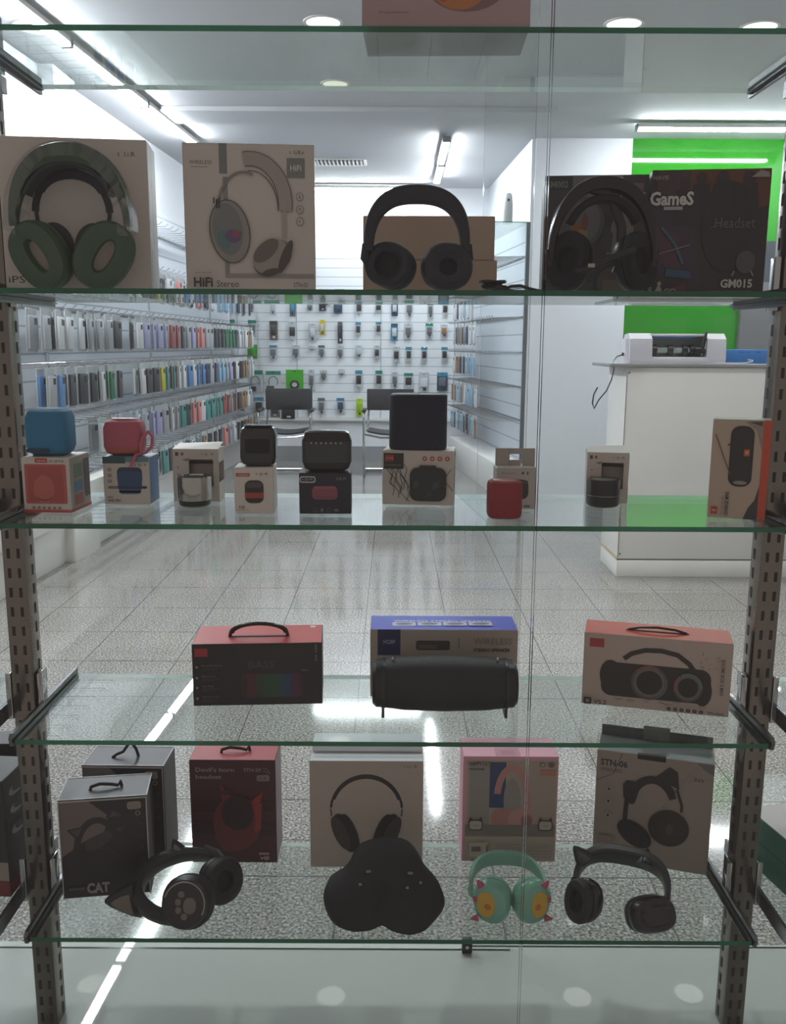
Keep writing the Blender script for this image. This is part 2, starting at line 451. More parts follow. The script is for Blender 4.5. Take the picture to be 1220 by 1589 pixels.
e = empty('air_vent', (-.53, 9.15, CH), 0, 'slotted air vent in the ceiling before the back wall', 'vent')
b = MB(); b.box(LAMWHITE, (0, 0, -.004), (.52, .30, .006)); b.build('frame', e)
b = MB(); b.box(SLOT, (0, 0, -.0085), (.46, .24, .002)); b.build('opening', e)
for i in range(12):
    b = MB(); b.box(LAMWHITE, (-.21 + i * .038, 0, -.014), (.014, .24, .012), X=I4); b.build('slat', e)

# ================================================================== LEFT SLATWALL WITH HANGING CASES
def wl(y): return -2.14 + .052 * (y - 5.0)       # face of the left slatwall
PADX = .33
RAILS = [2.22, 1.90, 1.55, 1.23, .91, .60]
e = empty('slatwall_fixture', (wl(4.6), 4.6, 0), 0, 'long grey slatwall fixture with hook rows along the left side', 'wall display')
L = 5.9; ang = math.degrees(math.atan2(.052, 1))
X = RZ(-ang) 
def lw(mb): mb.X = X; return mb
b = lw(MB()); b.box(SLATG, (-.03, L / 2, 1.45), (.03, L, 1.95)); b.build('panel', e)
b = lw(MB()); b.box(LAMWHITE, (.0, L / 2, .13), (.14, L, .26), .003); b.build('base_plinth', e)
b = lw(MB()); b.box(LAMWHITE, (.03, L / 2, .37), (.2, L, .2), .003); b.build('base_cabinet', e)
b = lw(MB()); b.box(LAMWHITE, (.07, 1.1, .14), (.14, .4, .28), .003); b.build('base_block', e)
for yy in (1.0, 3.0, 5.0):
    b = lw(MB()); b.box(mat('panel_joint', '#9aa1a8', .4), (-.012, yy, 1.45), (.01, .03, 1.95)); b.build('panel_joint', e)
for z in RAILS:
    b = lw(MB())
    b.tube(CHROME, [(.02, 0, z), (.02, L, z)], .006, 6)
    b.box(mat('rail_grey', '#8b9198', .35, .5), (.016, L / 2, z), (.012, L, .022))
    y = .08
    while y < L:
        b.tube(CHROME, [(0, y, z), (.31, y, z - .008), (.335, y, z + .012)], .003, 5); y += .14
    b.build('hook_rail', e)

CASECOL = dict(dark_grey='#33363c', black='#17181b', light_grey='#9a9ea3', white='#c9cccf', blue='#4f79ae', navy='#27324f', red='#93403e', coral='#c87b78',
               teal='#3c8581', green='#0f6b45', lavender='#9a9cc0', yellow='#b9ae3e', brown='#8a6d4f', sky='#7fa8c4')
CM = {}
def case_mesh(c):
    if c in CM: return CM[c]
    b = MB(); m = mat('case_' + c, CASECOL[c], .4, 0, .08); bag = mat('poly_bag', '#aeb4b6', .25, 0, .05)
    b.box(bag, (0, 0, -.115), (.005, .105, .23), .0015, seg=1)
    b.box(m, (.009, 0, -.128), (.015, .088, .178), .004, seg=2)
    b.box(mat('case_lens', '#26272a', .2), (.0175, .018, -.068), (.003, .028, .034), .001, seg=1)
    o = b.build('phone_case', smooth=40); CM[c] = o.data
    bpy.data.objects.remove(o); return CM[c]
cnt = {}
def ordn(n):
    return {1: 'first', 2: 'second', 3: 'third', 4: 'fourth', 5: 'fifth', 6: 'sixth', 7: 'seventh', 8: 'eighth', 9: 'ninth', 10: 'tenth'}.get(n, '%dth' % n if n % 100 in (11, 12, 13) or n % 10 not in (1, 2, 3) else '%d%s' % (n, {1: 'st', 2: 'nd', 3: 'rd'}[n % 10]))
def hang_case(c, P, yaw, tilt, row, side):
    o = bpy.data.objects.new('phone_case', case_mesh(c)); COL.objects.link(o)
    o.location = P; o.rotation_euler = (R(tilt), 0, R(yaw))
    k = (c, row, side); cnt[k] = cnt.get(k, 0) + 1
    tag(o, '%s phone case, %s hook row, %s wall, %s such from the front' % (c.replace('_', ' '), row, side, ordn(cnt[k])), 'phone case', 'phone cases hanging on the %s wall' % side)
rowname = {2.22: 'topmost', 1.90: 'second', 1.55: 'third', 1.23: 'fourth', .91: 'fifth', .60: 'lowest'}
palettes = {
    1.90: ['dark_grey', 'white', 'coral', 'black', 'sky', 'navy'],
    1.55: ['white', 'dark_grey', 'white', 'light_grey', 'dark_grey', 'navy', 'white', 'lavender', 'red', 'red', 'dark_grey', 'lavender', 'coral', 'light_grey', 'dark_grey', 'teal', 'green', 'teal', 'white', 'brown'],
    1.23: ['blue', 'dark_grey', 'coral', 'dark_grey', 'green', 'white', 'dark_grey', 'yellow', 'teal', 'red', 'blue', 'blue', 'light_grey', 'navy', 'sky', 'dark_grey', 'lavender', 'black', 'brown', 'white'],
    .91: ['white', 'blue', 'white', 'lavender', 'light_grey', 'teal', 'dark_grey', 'coral', 'blue', 'teal', 'white', 'red', 'dark_grey', 'brown', 'white'],
    .60: ['blue', 'light_grey', 'teal', 'dark_grey', 'sky', 'white', 'brown', 'dark_grey', 'coral', 'white', 'black', 'brown']}
plan = [(1.90, 6.4, 10.2, .27, 2), (1.55, 4.95, 10.3, .152, 2), (1.23, 4.95, 10.3, .152, 2), (.91, 5.7, 10.3, .16, 2), (.60, 6.1, 10.3, .2, 2)]
for z, ya, yb, st, n in plan:
    y = ya; i = 0; pal = palettes[z]; tot = (yb - ya)
    while y < yb:
        for k in range(n):
            if z in (1.55, 1.23) and 6.12 < y < 6.4: continue
            idx = (y - ya) / tot * len(pal)
            c = pal[min(len(pal) - 1, int(idx + random.uniform(-.4, .9)) % len(pal))] if random.random() < .72 else random.choice(['white', 'dark_grey', 'light_grey', 'white'])
            xx = wl(y) + .27 - k * (.045 + random.random() * .03)
            hang_case(c, (xx, y + random.uniform(-.02, .02), z - .018), random.uniform(-14, 8), random.uniform(-4, 4), rowname[z], 'left')
        y += st
# ================================================================== RIGHT GONDOLA
def wr(y): return 1.19 - .11 * (y - 8.1) / 1
e = empty('slatwall_fixture', (wr(8.15), 8.15, 0), 0, 'grey slatwall fixture with sparse hooks on the right of the aisle', 'wall display')
ang2 = math.degrees(math.atan2(.11, 1)); L2 = 2.4
def rw(mb): mb.X = RZ(ang2); return mb
b = rw(MB()); b.box(SLATG, (.0, L2 / 2, 1.35), (.03, L2, 2.1)); b.build('panel', e)
b = rw(MB()); b.box(mat('upright_grey', '#6f757b', .35, .6), (-.02, -.015, 1.2), (.05, .03, 2.4), .003); b.build('end_post', e)
b = rw(MB()); b.box(LAMWHITE, (-.12, L2 / 2, .15), (.3, L2, .3), .004); b.build('base_plinth', e)
b = rw(MB()); b.box(M_EDGE, (-.16, L2 / 2, 2.4), (.32, L2, .008), sides={'T': M_SHELF, 'D': M_SHELF}); b.build('glass_top', e)
for z in (2.12, 1.86, 1.60, 1.29, .98, .68):
    b = rw(MB()); b.tube(CHROME, [(-.02, 0, z), (-.02, L2, z)], .007, 6); 
    y = .05
    while y < L2:
        b.tube(CHROME, [(-.015, y, z), (-.30, y, z - .01), (-.32, y, z + .01)], .004, 5); y += .11
    b.build('hook_rail', e)
rr = {1.60: 'second', 1.29: 'third', .98: 'fourth', .68: 'lowest', 1.86: 'topmost'}
for z, ya in ((1.86, 9.3), (1.60, 9.15), (1.29, 9.1), (.98, 9.0), (.68, 9.0)):
    y = ya
    while y < 10.4:
        for k in range(1 if z == 1.86 else 2 if y > 9.5 else 1):
            c = random.choice(['dark_grey', 'white', 'light_grey', 'brown', 'navy', 'white', 'sky'])
            hang_case(c, (wr(y) - .27 + .07 * k, y, z - .02), 180 + random.uniform(-12, 12), random.uniform(-3, 3), rr[z], 'right')
        y += .19
b = MB(); b.loft(mat('freshener_white', '#b9bdbd', .4), [(.04, .04, 0, 3), (.045, .045, .01, 3), (.043, .043, .17, 3), (.036, .036, .24, 2.5), (.025, .025, .262, 2)], n=24)
b.box(SLOT, (0, -.041, .2), (.018, .01, .022), .003)
tag(b.build('air_freshener', loc=(1.0, 8.32, 2.405)), 'pale grey air freshener dispenser standing on the right glass top', 'air freshener')

# ================================================================== BACK SLATWALL WITH PACKS
e = empty('slatwall_fixture', (-.5, 10.6, 0), 0, 'white slatwall panel covering the back wall behind the chairs', 'wall display')
b = MB(); b.box(SLAT, (0, 0, 1.42), (3.0, .03, 1.84)); b.build('panel', e)
for xx in (-.62, .35, 1.2, -1.3):
    b = MB(); b.box(mat('panel_joint', '#9aa1a8', .4), (xx, -.017, 1.42), (.008, .006, 1.84)); b.build('panel_joint', e)
b = MB(); b.box(LAMWHITE, (0, -.02, .49), (3.0, .05, .03)); b.build('bottom_edge', e)
def bx(X): return (350 + X / 3.297 - 613) / 132.6
def bz(Y): return 1.35 - math.tan(R(10.5) + math.atan((460 + Y / 3.297 - 794.5) / 1400)) * 10.5
TEAL, GRN, YEL, CYN, WHT, DGY, MGY, NAV = '#14806a', '#2f9a12', '#c0ac1e', '#2f7f9a', '#b4babd', '#25282c', '#5a6066', '#23405f'
packs = [  # X, Y(top), w, h, top colour, body, inner
 (38, 20, 26, 75, DGY, WHT, MGY), (155, 15, 28, 70, DGY, WHT, MGY), (262, 15, 26, 78, TEAL, WHT, WHT), (360, 15, 28, 85, NAV, MGY, CYN), (448, 35, 34, 40, WHT, WHT, MGY), (510, 15, 34, 58, DGY, NAV, DGY), (587, 30, 42, 56, WHT, NAV, NAV), (693, 20, 34, 70, WHT, WHT, DGY), (790, 30, 36, 50, MGY, WHT, DGY), (870, 20, 32, 76, CYN, NAV, WHT), (943, 20, 36, 80, WHT, WHT, MGY), (1048, 25, 30, 82, DGY, WHT, MGY), (1122, 25, 30, 70, MGY, WHT, DGY),
 (50, 122, 42, 85, TEAL, WHT, MGY), (157, 124, 42, 85, TEAL, WHT, MGY), (264, 128, 40, 95, DGY, '#5d5746', DGY), (358, 132, 40, 95, WHT, WHT, DGY), (457, 140, 34, 90, WHT, WHT, WHT), (508, 122, 26, 74, YEL, YEL, WHT), (597, 130, 24, 108, MGY, DGY, DGY), (688, 132, 28, 70, CYN, WHT, DGY), (790, 130, 28, 66, CYN, WHT, DGY), (869, 138, 34, 86, NAV, CYN, WHT), (938, 138, 40, 75, WHT, WHT, MGY), (1044, 136, 38, 72, TEAL, WHT, MGY), (1118, 142, 36, 62, WHT, WHT, '#8a6040'),
 (48, 252, 40, 66, WHT, WHT, WHT), (155, 250, 50, 70, GRN, GRN, '#2b8a12'), (260, 252, 38, 72, CYN, WHT, MGY), (374, 252, 40, 66, WHT, WHT, MGY), (455, 255, 34, 22, WHT, WHT, WHT), (503, 252, 34, 64, MGY, WHT, MGY), (597, 256, 34, 62, WHT, WHT, MGY), (690, 252, 34, 60, WHT, WHT, WHT), (782, 252, 30, 70, WHT, WHT, DGY), (880, 258, 34, 80, WHT, WHT, DGY), (942, 258, 32, 76, CYN, WHT, DGY), (1020, 258, 32, 76, CYN, WHT, DGY), (1122, 258, 32, 74, CYN, WHT, DGY),
 (62, 375, 34, 82, WHT, WHT, MGY), (167, 382, 76, 108, TEAL, WHT, MGY), (258, 385, 76, 100, TEAL, WHT, MGY), (366, 378, 88, 104, GRN, GRN, DGY), (450, 378, 30, 104, WHT, WHT, MGY), (512, 380, 36, 52, WHT, WHT, MGY), (603, 375, 34, 30, WHT, WHT, WHT), (690, 380, 36, 92, CYN, WHT, DGY), (792, 380, 36, 90, TEAL, WHT, DGY), (872, 388, 32, 80, WHT, WHT, MGY), (942, 392, 46, 80, TEAL, WHT, DGY), (1020, 388, 52, 100, WHT, WHT, '#c9cdd6'), (1113, 388, 54, 92, CYN, NAV, MGY),
 (90, 520, 50, 95, DGY, WHT, DGY), (182, 520, 50, 95, CYN, WHT, DGY), (262, 560, 46, 60, MGY, MGY, DGY), (330, 560, 68, 70, WHT, DGY, DGY), (438, 525, 24, 90, WHT, WHT, MGY), (500, 522, 36, 84, MGY, WHT, MGY), (597, 522, 40, 78, CYN, WHT, NAV), (694, 525, 32, 90, '#a5c61c', '#a5c61c', '#86a810')]
rowof = lambda Y: 'first' if Y < 100 else 'second' if Y < 200 else 'third' if Y < 340 else 'fourth' if Y < 500 else 'lowest'
cname = {TEAL: 'teal-topped', GRN: 'bright green', YEL: 'yellow', CYN: 'cyan-topped', WHT: 'white', DGY: 'dark-topped', MGY: 'grey-topped', NAV: 'navy-topped', '#a5c61c': 'lime green'}
rc = {}
for (Xc, Y0, w, h, ct, cb, ci) in packs:
    ww = w / 3.297 / 132.6; hh = h / 3.297 / 132.6; x = bx(Xc); z = bz(Y0)
    row = rowof(Y0); rc[row] = rc.get(row, 0) + 1
    e = empty('blister_pack', (x, 10.545, z), 0, '%s accessory pack, %s from left in the %s row on back wall' % (cname[ct], ordn(rc[row]), row), 'accessory pack', 'accessory packs hanging on the back wall')
    b = MB(); b.box(ink(cb), (0, 0, -hh / 2), (ww, .006, hh), .001, seg=1)
    F = Face(b, Matrix(((1, 0, 0, -ww / 2), (0, 0, -1, -.003), (0, 1, 0, -hh), (0, 0, 0, 1))), ww, hh)
    F.rect(0, .8, 1, 1, ct); F.rect(.42, .9, .58, .94, '#222222')
    b.build('card', e)
    b = MB()
    if ci == MGY and w > 70:
        b.tube(ink(DGY), [(ww * .3 * math.cos(t), -.012, -hh * .55 + hh * .28 * math.sin(t)) for t in [R(q) for q in range(-30, 211, 20)]], .004, 6)
        b.box(ink(DGY), (-ww * .2, -.012, -hh * .85), (ww * .5, .016, hh * .22), .004)
    elif w > 80:
        b.loft(ink(DGY), [(.05, .05, 0), (.055, .055, .02), (.03, .03, .024)], X=T(0, -.004, -hh * .72) @ RX(90), n=20)
        b.loft(ink('#a9adb0'), [(.03, .026, 0), (.03, .026, .003)], X=T(0, -.028, -hh * .72) @ RX(90), n=16)
    else:
        b.box(ink(ci), (0, -.012, -hh * .5), (ww * .66, .018, hh * .46), .004)
        b.box(ink(DGY if ci != DGY else WHT), (ww * .05, -.018, -hh * .84), (ww * .3, .01, hh * .12), .002)
    b.build('product', e)
    b = MB(); b.tube(CHROME, [(0, .038, -.012), (0, -.03, -.014), (0, -.05, -.004)], .003, 5); b.build('hook', e)
for (x, z, ct, lb) in ((-.62, 1.97, TEAL, 'grey white accessory pack seen between the white box and the plain cartons'), (-.78, 1.93, DGY, 'slim dark accessory pack beside the white headphone box on the back wall')):
    e = empty('blister_pack', (x, 10.545, z), 0, lb, 'accessory pack', 'accessory packs hanging on the back wall')
    b = MB(); b.box(ink(WHT), (0, 0, -.08), (.11, .006, .16), .001); b.box(ink(ct), (0, -.004, -.02), (.11, .003, .035)); b.build('card', e)
    b = MB(); b.box(ink(MGY), (0, -.012, -.1), (.06, .018, .07), .004); b.build('product', e)

# ---- chairs
def chair(x, y, label):
    e = empty('visitor_chair', (x, y, 0), 0, label, 'chair', 'chairs against the back wall')
    F = mat('chair_fabric', '#22262b', .7, 0, .1, 120)
    b = MB(); b.loft(F, [(.245, .018, .66, 8), (.25, .022, .67, 8), (.25, .022, .875, 8), (.245, .016, .885, 8)], X=T(0, .22, 0), n=40); b.build('backrest', e)
    b = MB()
    pts = [(-.23 + .46 * i / 12, .47 - .03 * math.sin(PI * i / 12)) for i in range(13)]
    b.band(F, pts, .44, .03); b.build('seat', e)
    for s in (-1, 1):
        b = MB(); X0 = s * .27
        b.tube(CHROME, [(X0, .25, .016), (X0, -.18, .016), (X0, -.225, .03), (X0, -.235, .08), (X0, -.235, .60), (X0, -.215, .645), (X0, -.17, .66), (X0, .20, .66)], .0125, 10)
        b.build('side_frame', e)
        b = MB(); b.tube(CHROME, [(s * .21, .235, .86), (s * .235, .235, .60), (s * .24, .19, .49), (s * .24, -.18, .475)], .011, 10); b.build('back_upright', e)
        b = MB(); b.box(BLKPL, (X0, -.02, .677), (.045, .30, .025), .009, seg=3); b.build('armrest', e)
    b = MB(); b.tube(CHROME, [(-.27, .25, .016), (.27, .25, .016)], .0125, 10); b.build('rear_bar', e)
    b = MB(); b.tube(CHROME, [(-.27, -.2, .44), (-.1, -.2, .405), (.1, -.2, .405), (.27, -.2, .44)], .010, 8); b.build('seat_bar', e)
chair(-1.12, 9.5, 'black cantilever chair with chrome arms, left of the two')
chair(-.035, 9.5, 'black cantilever chair behind the navy speaker, right of the two')

# ================================================================== COUNTER
e = empty('counter', (2.3, 5.4, 0), 0, 'white panelled shop counter on the right with grey worktop', 'counter')
J = mat('joint_dark', '#77756f', .6)
b = MB(); b.box(LAMWHITE, (.03, .02, .67), (2.0, .42, 1.12), .002); b.build('body', e)
b = MB(); b.box(LAMWHITE, (.03, .02, .05), (2.0, .42, .1), .002); b.build('plinth', e)
b = MB(); b.box(J, (.03, .02, .105), (1.99, .41, .008)); b.build('shadow_gap', e)
b = MB(); b.box(mat('edge_tape', '#b3a88a', .5), (-.972, .02, .112), (.003, .42, .02)); b.build('side_strip', e)
b = MB(); b.box(mat('worktop_grey', '#8f9092', .35), (-.01, .03, 1.242), (2.12, .48, .02), .003); b.build('worktop', e)
for xx in (-.955, .1, .5):
    for zz in (1.2, .75, .14) if xx < -.9 else (1.2, .14):
        b = MB(); b.cyl(J, (xx, -.19, zz), (xx, -.1925, zz), .006, n=10); b.build('screw', e)
b = MB(); b.box(J, (-.967, -.191, .66), (.004, .002, 1.08)); b.build('corner_seam', e)
# film cutting machine
e = empty('film_cutter', (1.66, 5.42, 1.252), 0, 'white desktop film cutting machine with rollers on the counter', 'machine')
MW = mat('machine_white', '#dcdce4', .3)
b = MB()
sec = [(-.08, .0), (.085, .0), (.085, .13), (.06, .165), (-.03, .172), (-.075, .14), (-.088, .03)]
for (xa, xb) in ((-.285, -.155), (.165, .275)):
    b.prism(MW, [(q[0], q[1]) for q in sec], xa, xb, X=Matrix(((0, 0, 1, 0), (1, 0, 0, 0), (0, 1, 0, 0), (0, 0, 0, 1))))
b.box(MW, (0, 0, .018), (.33, .16, .036), .003); b.box(MW, (0, .06, .1), (.33, .05, .14), .003); b.box(MW, (0, .0, .162), (.33, .09, .014), .003)
b.prism(MW, [(-.07, .0), (.07, .0), (.06, .14), (-.05, .14)], -.305, -.285, X=Matrix(((0, 0, 1, 0), (1, 0, 0, 0), (0, 1, 0, 0), (0, 0, 0, 1))))
b.build('body', e)
b = MB(); b.box(mat('machine_inside', '#7a8586', .5), (0, .03, .095), (.325, .006, .115)); b.build('window_recess', e)
b = MB(); b.cyl(mat('roller_steel', '#9fb0aa', .35), (-.155, -.02, .075), (.165, -.02, .075), .017); b.build('roller_bar', e)
for xx in (-.13, -.035, .05, .095):
    b = MB(); b.cyl(BLKPL, (xx - .014, -.02, .075), (xx + .014, -.02, .075), .032, n=20); b.cyl(CHROME, (xx - .018, -.02, .075), (xx + .018, -.02, .075), .019, n=16); b.build('roller', e)
b = MB(); b.box(mat('blue_strip', '#4e7fc0', .4), (-.02, -.03, .15), (.24, .01, .008)); b.build('blue_rail', e)
b = MB(); b.box(BLKPL, (.13, -.05, .07), (.06, .05, .03), .005); b.build('carriage', e)
b = MB(); b.tube(BLKPL, [(1.80, 5.355, 1.31), (1.81, 5.35, 1.38), (1.817, 5.35, 1.432)], [.006, .009, .009], 10); b.tube(CHROME, [(1.795, 5.357, 1.292), (1.80, 5.355, 1.31)], [.002, .006], 8)
tag(b.build('blade_pen'), 'black pen standing upright in the front of the white machine', 'pen')
b = MB(); b.tube(BLKPL, [(1.352, 5.4, 1.30), (1.31, 5.37, 1.29), (1.27, 5.3, 1.262), (1.245, 5.16, 1.22), (1.225, 5.13, 1.16), (1.20, 5.13, 1.10), (1.16, 5.13, 1.05), (1.135, 5.13, 1.0), (1.125, 5.13, 1.03), (1.13, 5.13, 1.08), (1.15, 5.13, 1.12)], .004, 8)
b.cyl(BLKPL, (1.345, 5.4, 1.303), (1.375, 5.4, 1.303), .010)
tag(b.build('power_cable'), 'thin dark cable dangling off the left end of the counter', 'cable')
b = MB(); b.box(mat('blue_card', '#2f7fc9', .4), (0, 0, .04), (.26, .12, .08), .003)
F = Face(b, Matrix(((1, 0, 0, -.13), (0, 0, -1, -.0601), (0, 1, 0, 0), (0, 0, 0, 1))), .26, .08)
F.rect(.3, .8, .42, .84, '#1f3f66'); F.rect(.46, .8, .56, .84, '#1f3f66'); F.rect(.7, .8, .8, .84, '#1f3f66')
tag(b.build('flat_box', loc=(2.07, 5.42, 1.2525)), 'blue cardboard box on the counter beside the white machine', 'box')
b = MB(); b.tube(ink('#d9dde0'), [(1.86, 5.29, 1.256), (1.96, 5.28, 1.256), (2.03, 5.285, 1.257), (2.08, 5.30, 1.266), (2.085, 5.315, 1.272), (2.06, 5.325, 1.275)], .003, 6)
tag(b.build('white_cable'), 'short white cable lying in front of the blue box', 'cable')

# ================================================================== DISPLAY RACK
SH = [1.79, 1.43, 1.075, .717, .36]
SN = ['topmost', 'second', 'middle', 'fourth', 'lowest']
TH = .008
def shelf(x0, x1, z, label, group):
    b = MB(); b.box(M_EDGE, ((x0 + x1) / 2, 1.52, z - TH / 2), (x1 - x0, .30, TH), sides={'T': M_SHELF, 'D': M_SHELF, 'B': M_BEDGE})
    return tag(b.build('glass_shelf', smooth=0), label, 'shelf', group)
def bracket(x, z, s, label, group):
    """s=+1: bracket left of the glass end on the left post side"""
    e = empty('shelf_bracket', (x, 1.52, z), 0, label, 'bracket', group)
    b = MB()
    P = [(-.152, -.010), (-.156, .004), (-.150, .011), (.155, .011), (.155, -.016), (-.12, -.018)]
    b.prism(BRKT, P, -.0028, .0028, X=Matrix(((0, 0, 1, 0), (1, 0, 0, 0), (0, 1, 0, 0), (0, 0, 0, 1))))
    b.box(BRKT, (-s * -.005, 0, -.0105), (.010, .29, .002))
    b.build('arm', e)
    b = MB(); b.box(CHROME, (-s * .0055, 0, .02), (.004, .034, .085), .001); b.box(CHROME, (-s * .001, -.015, .02), (.006, .003, .085)); b.build('mounting_tab', e)
for z, n in zip(SH, SN):
    shelf(-.611, .611, z, '%s clear glass shelf of the centre bay' % n, 'centre bay shelves')
    for s, side in ((-1, 'left'), (1, 'right')):
        bracket(s * .6165, z, -s, 'metal bracket at the %s end of the %s centre shelf' % (side, n), 'shelf brackets')
        shelf(s * .683 if s > 0 else -1.6, 1.6 if s > 0 else -.683, z, '%s glass shelf of the neighbouring bay on the %s' % (n, side), 'neighbouring bay shelves')
        bracket(s * .6775, z, s, 'metal bracket beyond the %s post under the %s shelf' % (side, n), 'shelf brackets')
for s, side in ((-1, 'left'), (1, 'right')):
    e = empty('slotted_post', (s * .647, 1.52, .08), 0, 'chrome slotted upright post on the %s of the display' % side, 'post', 'upright posts')
    b = MB(); b.box(STEEL, (0, 0, 1.2), (.040, .044, 2.4), .004, seg=2)
    z = .02
    while z < 2.38:
        for dx in (-.0085, .0085):
            b.box(SLOT, (dx, -.0218, z), (.0055, .0012, .017))
        b.box(SLOT, (-s * .0198, .006, z), (.0012, .007, .019))
        z += .0345
    b.build('upright', e)

# ================================================================== CARTONS
def FP(w, d, h=0): return Matrix(((1, 0, 0, -w / 2), (0, 0, -1, -d / 2), (0, 1, 0, 0), (0, 0, 0, 1)))
def TP(w, d, h): return Matrix(((1, 0, 0, -w / 2), (0, 1, 0, -d / 2), (0, 0, 1, h), (0, 0, 0, 1)))
def RP(w, d, h=0): return Matrix(((0, 0, 1, w / 2), (1, 0, 0, -d / 2), (0, 1, 0, 0), (0, 0, 0, 1)))
def LP(w, d, h=0): return Matrix(((0, 0, -1, -w / 2), (-1, 0, 0, d / 2), (0, 1, 0, 0), (0, 0, 0, 1)))
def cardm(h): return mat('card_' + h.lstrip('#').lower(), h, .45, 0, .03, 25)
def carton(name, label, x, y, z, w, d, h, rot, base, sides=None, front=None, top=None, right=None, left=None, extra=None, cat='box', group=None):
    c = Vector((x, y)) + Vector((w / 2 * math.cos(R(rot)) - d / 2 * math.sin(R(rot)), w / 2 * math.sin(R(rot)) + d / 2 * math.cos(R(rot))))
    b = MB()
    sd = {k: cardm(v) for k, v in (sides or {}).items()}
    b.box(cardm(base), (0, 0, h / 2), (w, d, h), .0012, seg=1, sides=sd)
    if front: front(Face(b, FP(w, d), w, h))
    if top: top(Face(b, TP(w, d, h), w, d))
    if right: right(Face(b, RP(w, d), d, h))
    if left: left(Face(b, LP(w, d), d, h))
    z0 = z + .0006
    if extra:
        e = empty(name, (c.x, c.y, z0), rot, label, cat, group)
        b.build('carton', e, smooth=0)
        extra(e, w, d, h)
        return e
    o = b.build(name, smooth=0); o.location = (c.x, c.y, z0); o.rotation_euler = (0, 0, R(rot))
    return tag(o, label, cat, group)

def pr_headphones(F, cu, cv, ru, rv, band, cup, bw=.006, cups=True, cr=(.14, .2), tilt=25, off=1.0):
    F.arc(cu, cv, ru, rv, -5, 185, bw, band)
    if cups:
        F.ell(cu - ru * off * .82, cv - rv * .42, cr[0], cr[1], cup, tilt)
        F.ell(cu + ru * off * .82, cv - rv * .42, cr[0], cr[1], cup, -tilt)
def sticker(F, u0, v0, u1, v1, c='#555048', txt='(L·R·M)'):
    F.text(txt, u0, v0, u1, v1, c)

WB = '#c9bfb7'
# ---------------- S2 (second shelf)
def fA(F):
    F.text('iPS', .02, .05, .13, .095, '#2b2623')
    F.text('t  l.i.R', .80, .89, .92, .92, '#4a4540')
    F.arc(.48, .52, .25, .26, 0, 180, .011, '#20222c'); F.arc(.48, .60, .22, .16, 20, 160, .012, '#262933')
    F.line([(.235, .52), (.245, .42)], .006, '#20222c'); F.line([(.73, .52), (.715, .42)], .006, '#20222c')
    F.ell(.37, .33, .10, .13, '#20212a', 30); F.ell(.59, .33, .10, .13, '#20212a', -30)
def hA(e, w, d, h):
    b = MB(); b.tube(mat('handle_black', '#2b2c2e', .5), [(-.035, 0, 0), (-.03, 0, .010), (.03, 0, .010), (.035, 0, 0)], .004, 8); b.build('handle', e)
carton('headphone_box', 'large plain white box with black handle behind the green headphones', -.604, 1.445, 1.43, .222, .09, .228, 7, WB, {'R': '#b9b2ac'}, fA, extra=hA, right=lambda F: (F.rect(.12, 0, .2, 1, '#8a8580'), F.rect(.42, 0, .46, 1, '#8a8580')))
def fB(F):
    F.text('WIRELESS', .05, .86, .22, .885, '#5c544d'); F.rect(.06, .84, .19, .844, '#8b8178')
    F.rect(.275, .80, .335, .998, '#767b7a'); F.rect(.30, .11, .335, .78, '#8a8884')
    F.rect(.30, .105, .99, .135, '#9a9089')
    F.rect(.79, .78, .925, .91, '#7b7a76'); F.text('HiFi', .815, .825, .90, .865, '#cfc8c0', .02); F.text('t  l.i.R.n', .81, .935, .92, .96, '#4b443f')
    for v, s in ((.655, 'a'), (.57, 'n'), (.49, '(')):
        F.ell(.885, v, .028, .028, '#8c837b'); F.ell(.885, v, .022, .022, WB)
        F.text(s, .875, v - .012, .895, v + .012, '#4b443f')
    # printed headphones
    F.arc(.51, .60, .265, .30, -8, 100, .0225, '#5b514c'); F.arc(.51, .60, .265, .30, -8, 100, .020, '#a1978f')
    F.arc(.46, .55, .20, .26, 70, 170, .004, '#837a73')
    F.arc(.51, .56, .21, .26, 0, 95, .0015, '#4b443f')
    F.line([(.765, .56), (.765, .38)], .005, '#a89e96')
    F.ell(.345, .415, .155, .215, '#4a413d', 8); F.ell(.345, .415, .147, .208, '#8f8984', 8)
    F.ell(.33, .43, .115, .175, '#77797a', 8); F.ell(.30, .36, .05, .06, '#58797a', 20); F.ell(.37, .385, .06, .045, '#6b5577', -10); F.ell(.40, .40, .035, .025, '#8d4f62', 0)
    F.rect(.245, .57, .258, .63, '#2e2a28'); F.rect(.265, .57, .275, .64, '#2e2a28'); F.rect(.225, .6, .235, .64, '#2e2a28')
    F.ell(.67, .24, .165, .105, '#5a524d', 38); F.ell(.66, .25, .155, .10, '#9a9089', 38); F.ell(.62, .29, .12, .055, '#6a605a', 42); F.ell(.77, .25, .035, .12, '#4e4743', -22)
    F.ell(.655, .145, .07, .022, '#4e4743', 15)
    F.text('HiFi', .06, .04, .205, .105, '#3a332f', .03); F.text('Stereo', .235, .04, .405, .085, '#4a433e')
    F.text('STN-02', .83, .045, .94, .075, '#4a433e'); F.rect(.07, .135, .2, .138, '#6a605a')
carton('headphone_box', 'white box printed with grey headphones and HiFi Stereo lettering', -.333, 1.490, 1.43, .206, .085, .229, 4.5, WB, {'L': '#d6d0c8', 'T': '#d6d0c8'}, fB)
b = MB()
b.box(cardm('#c8c2b4'), (0, 0, .105), (.09, .04, .21), .001)
for q in ((-.035, 0, .226, .018, .030), (.035, 0, .226, .018, .030), (0, 0, .2335, .08, .012)):
    b.box(cardm('#c8c2b4'), (q[0], q[1], q[2]), (q[3], .002, q[4]))
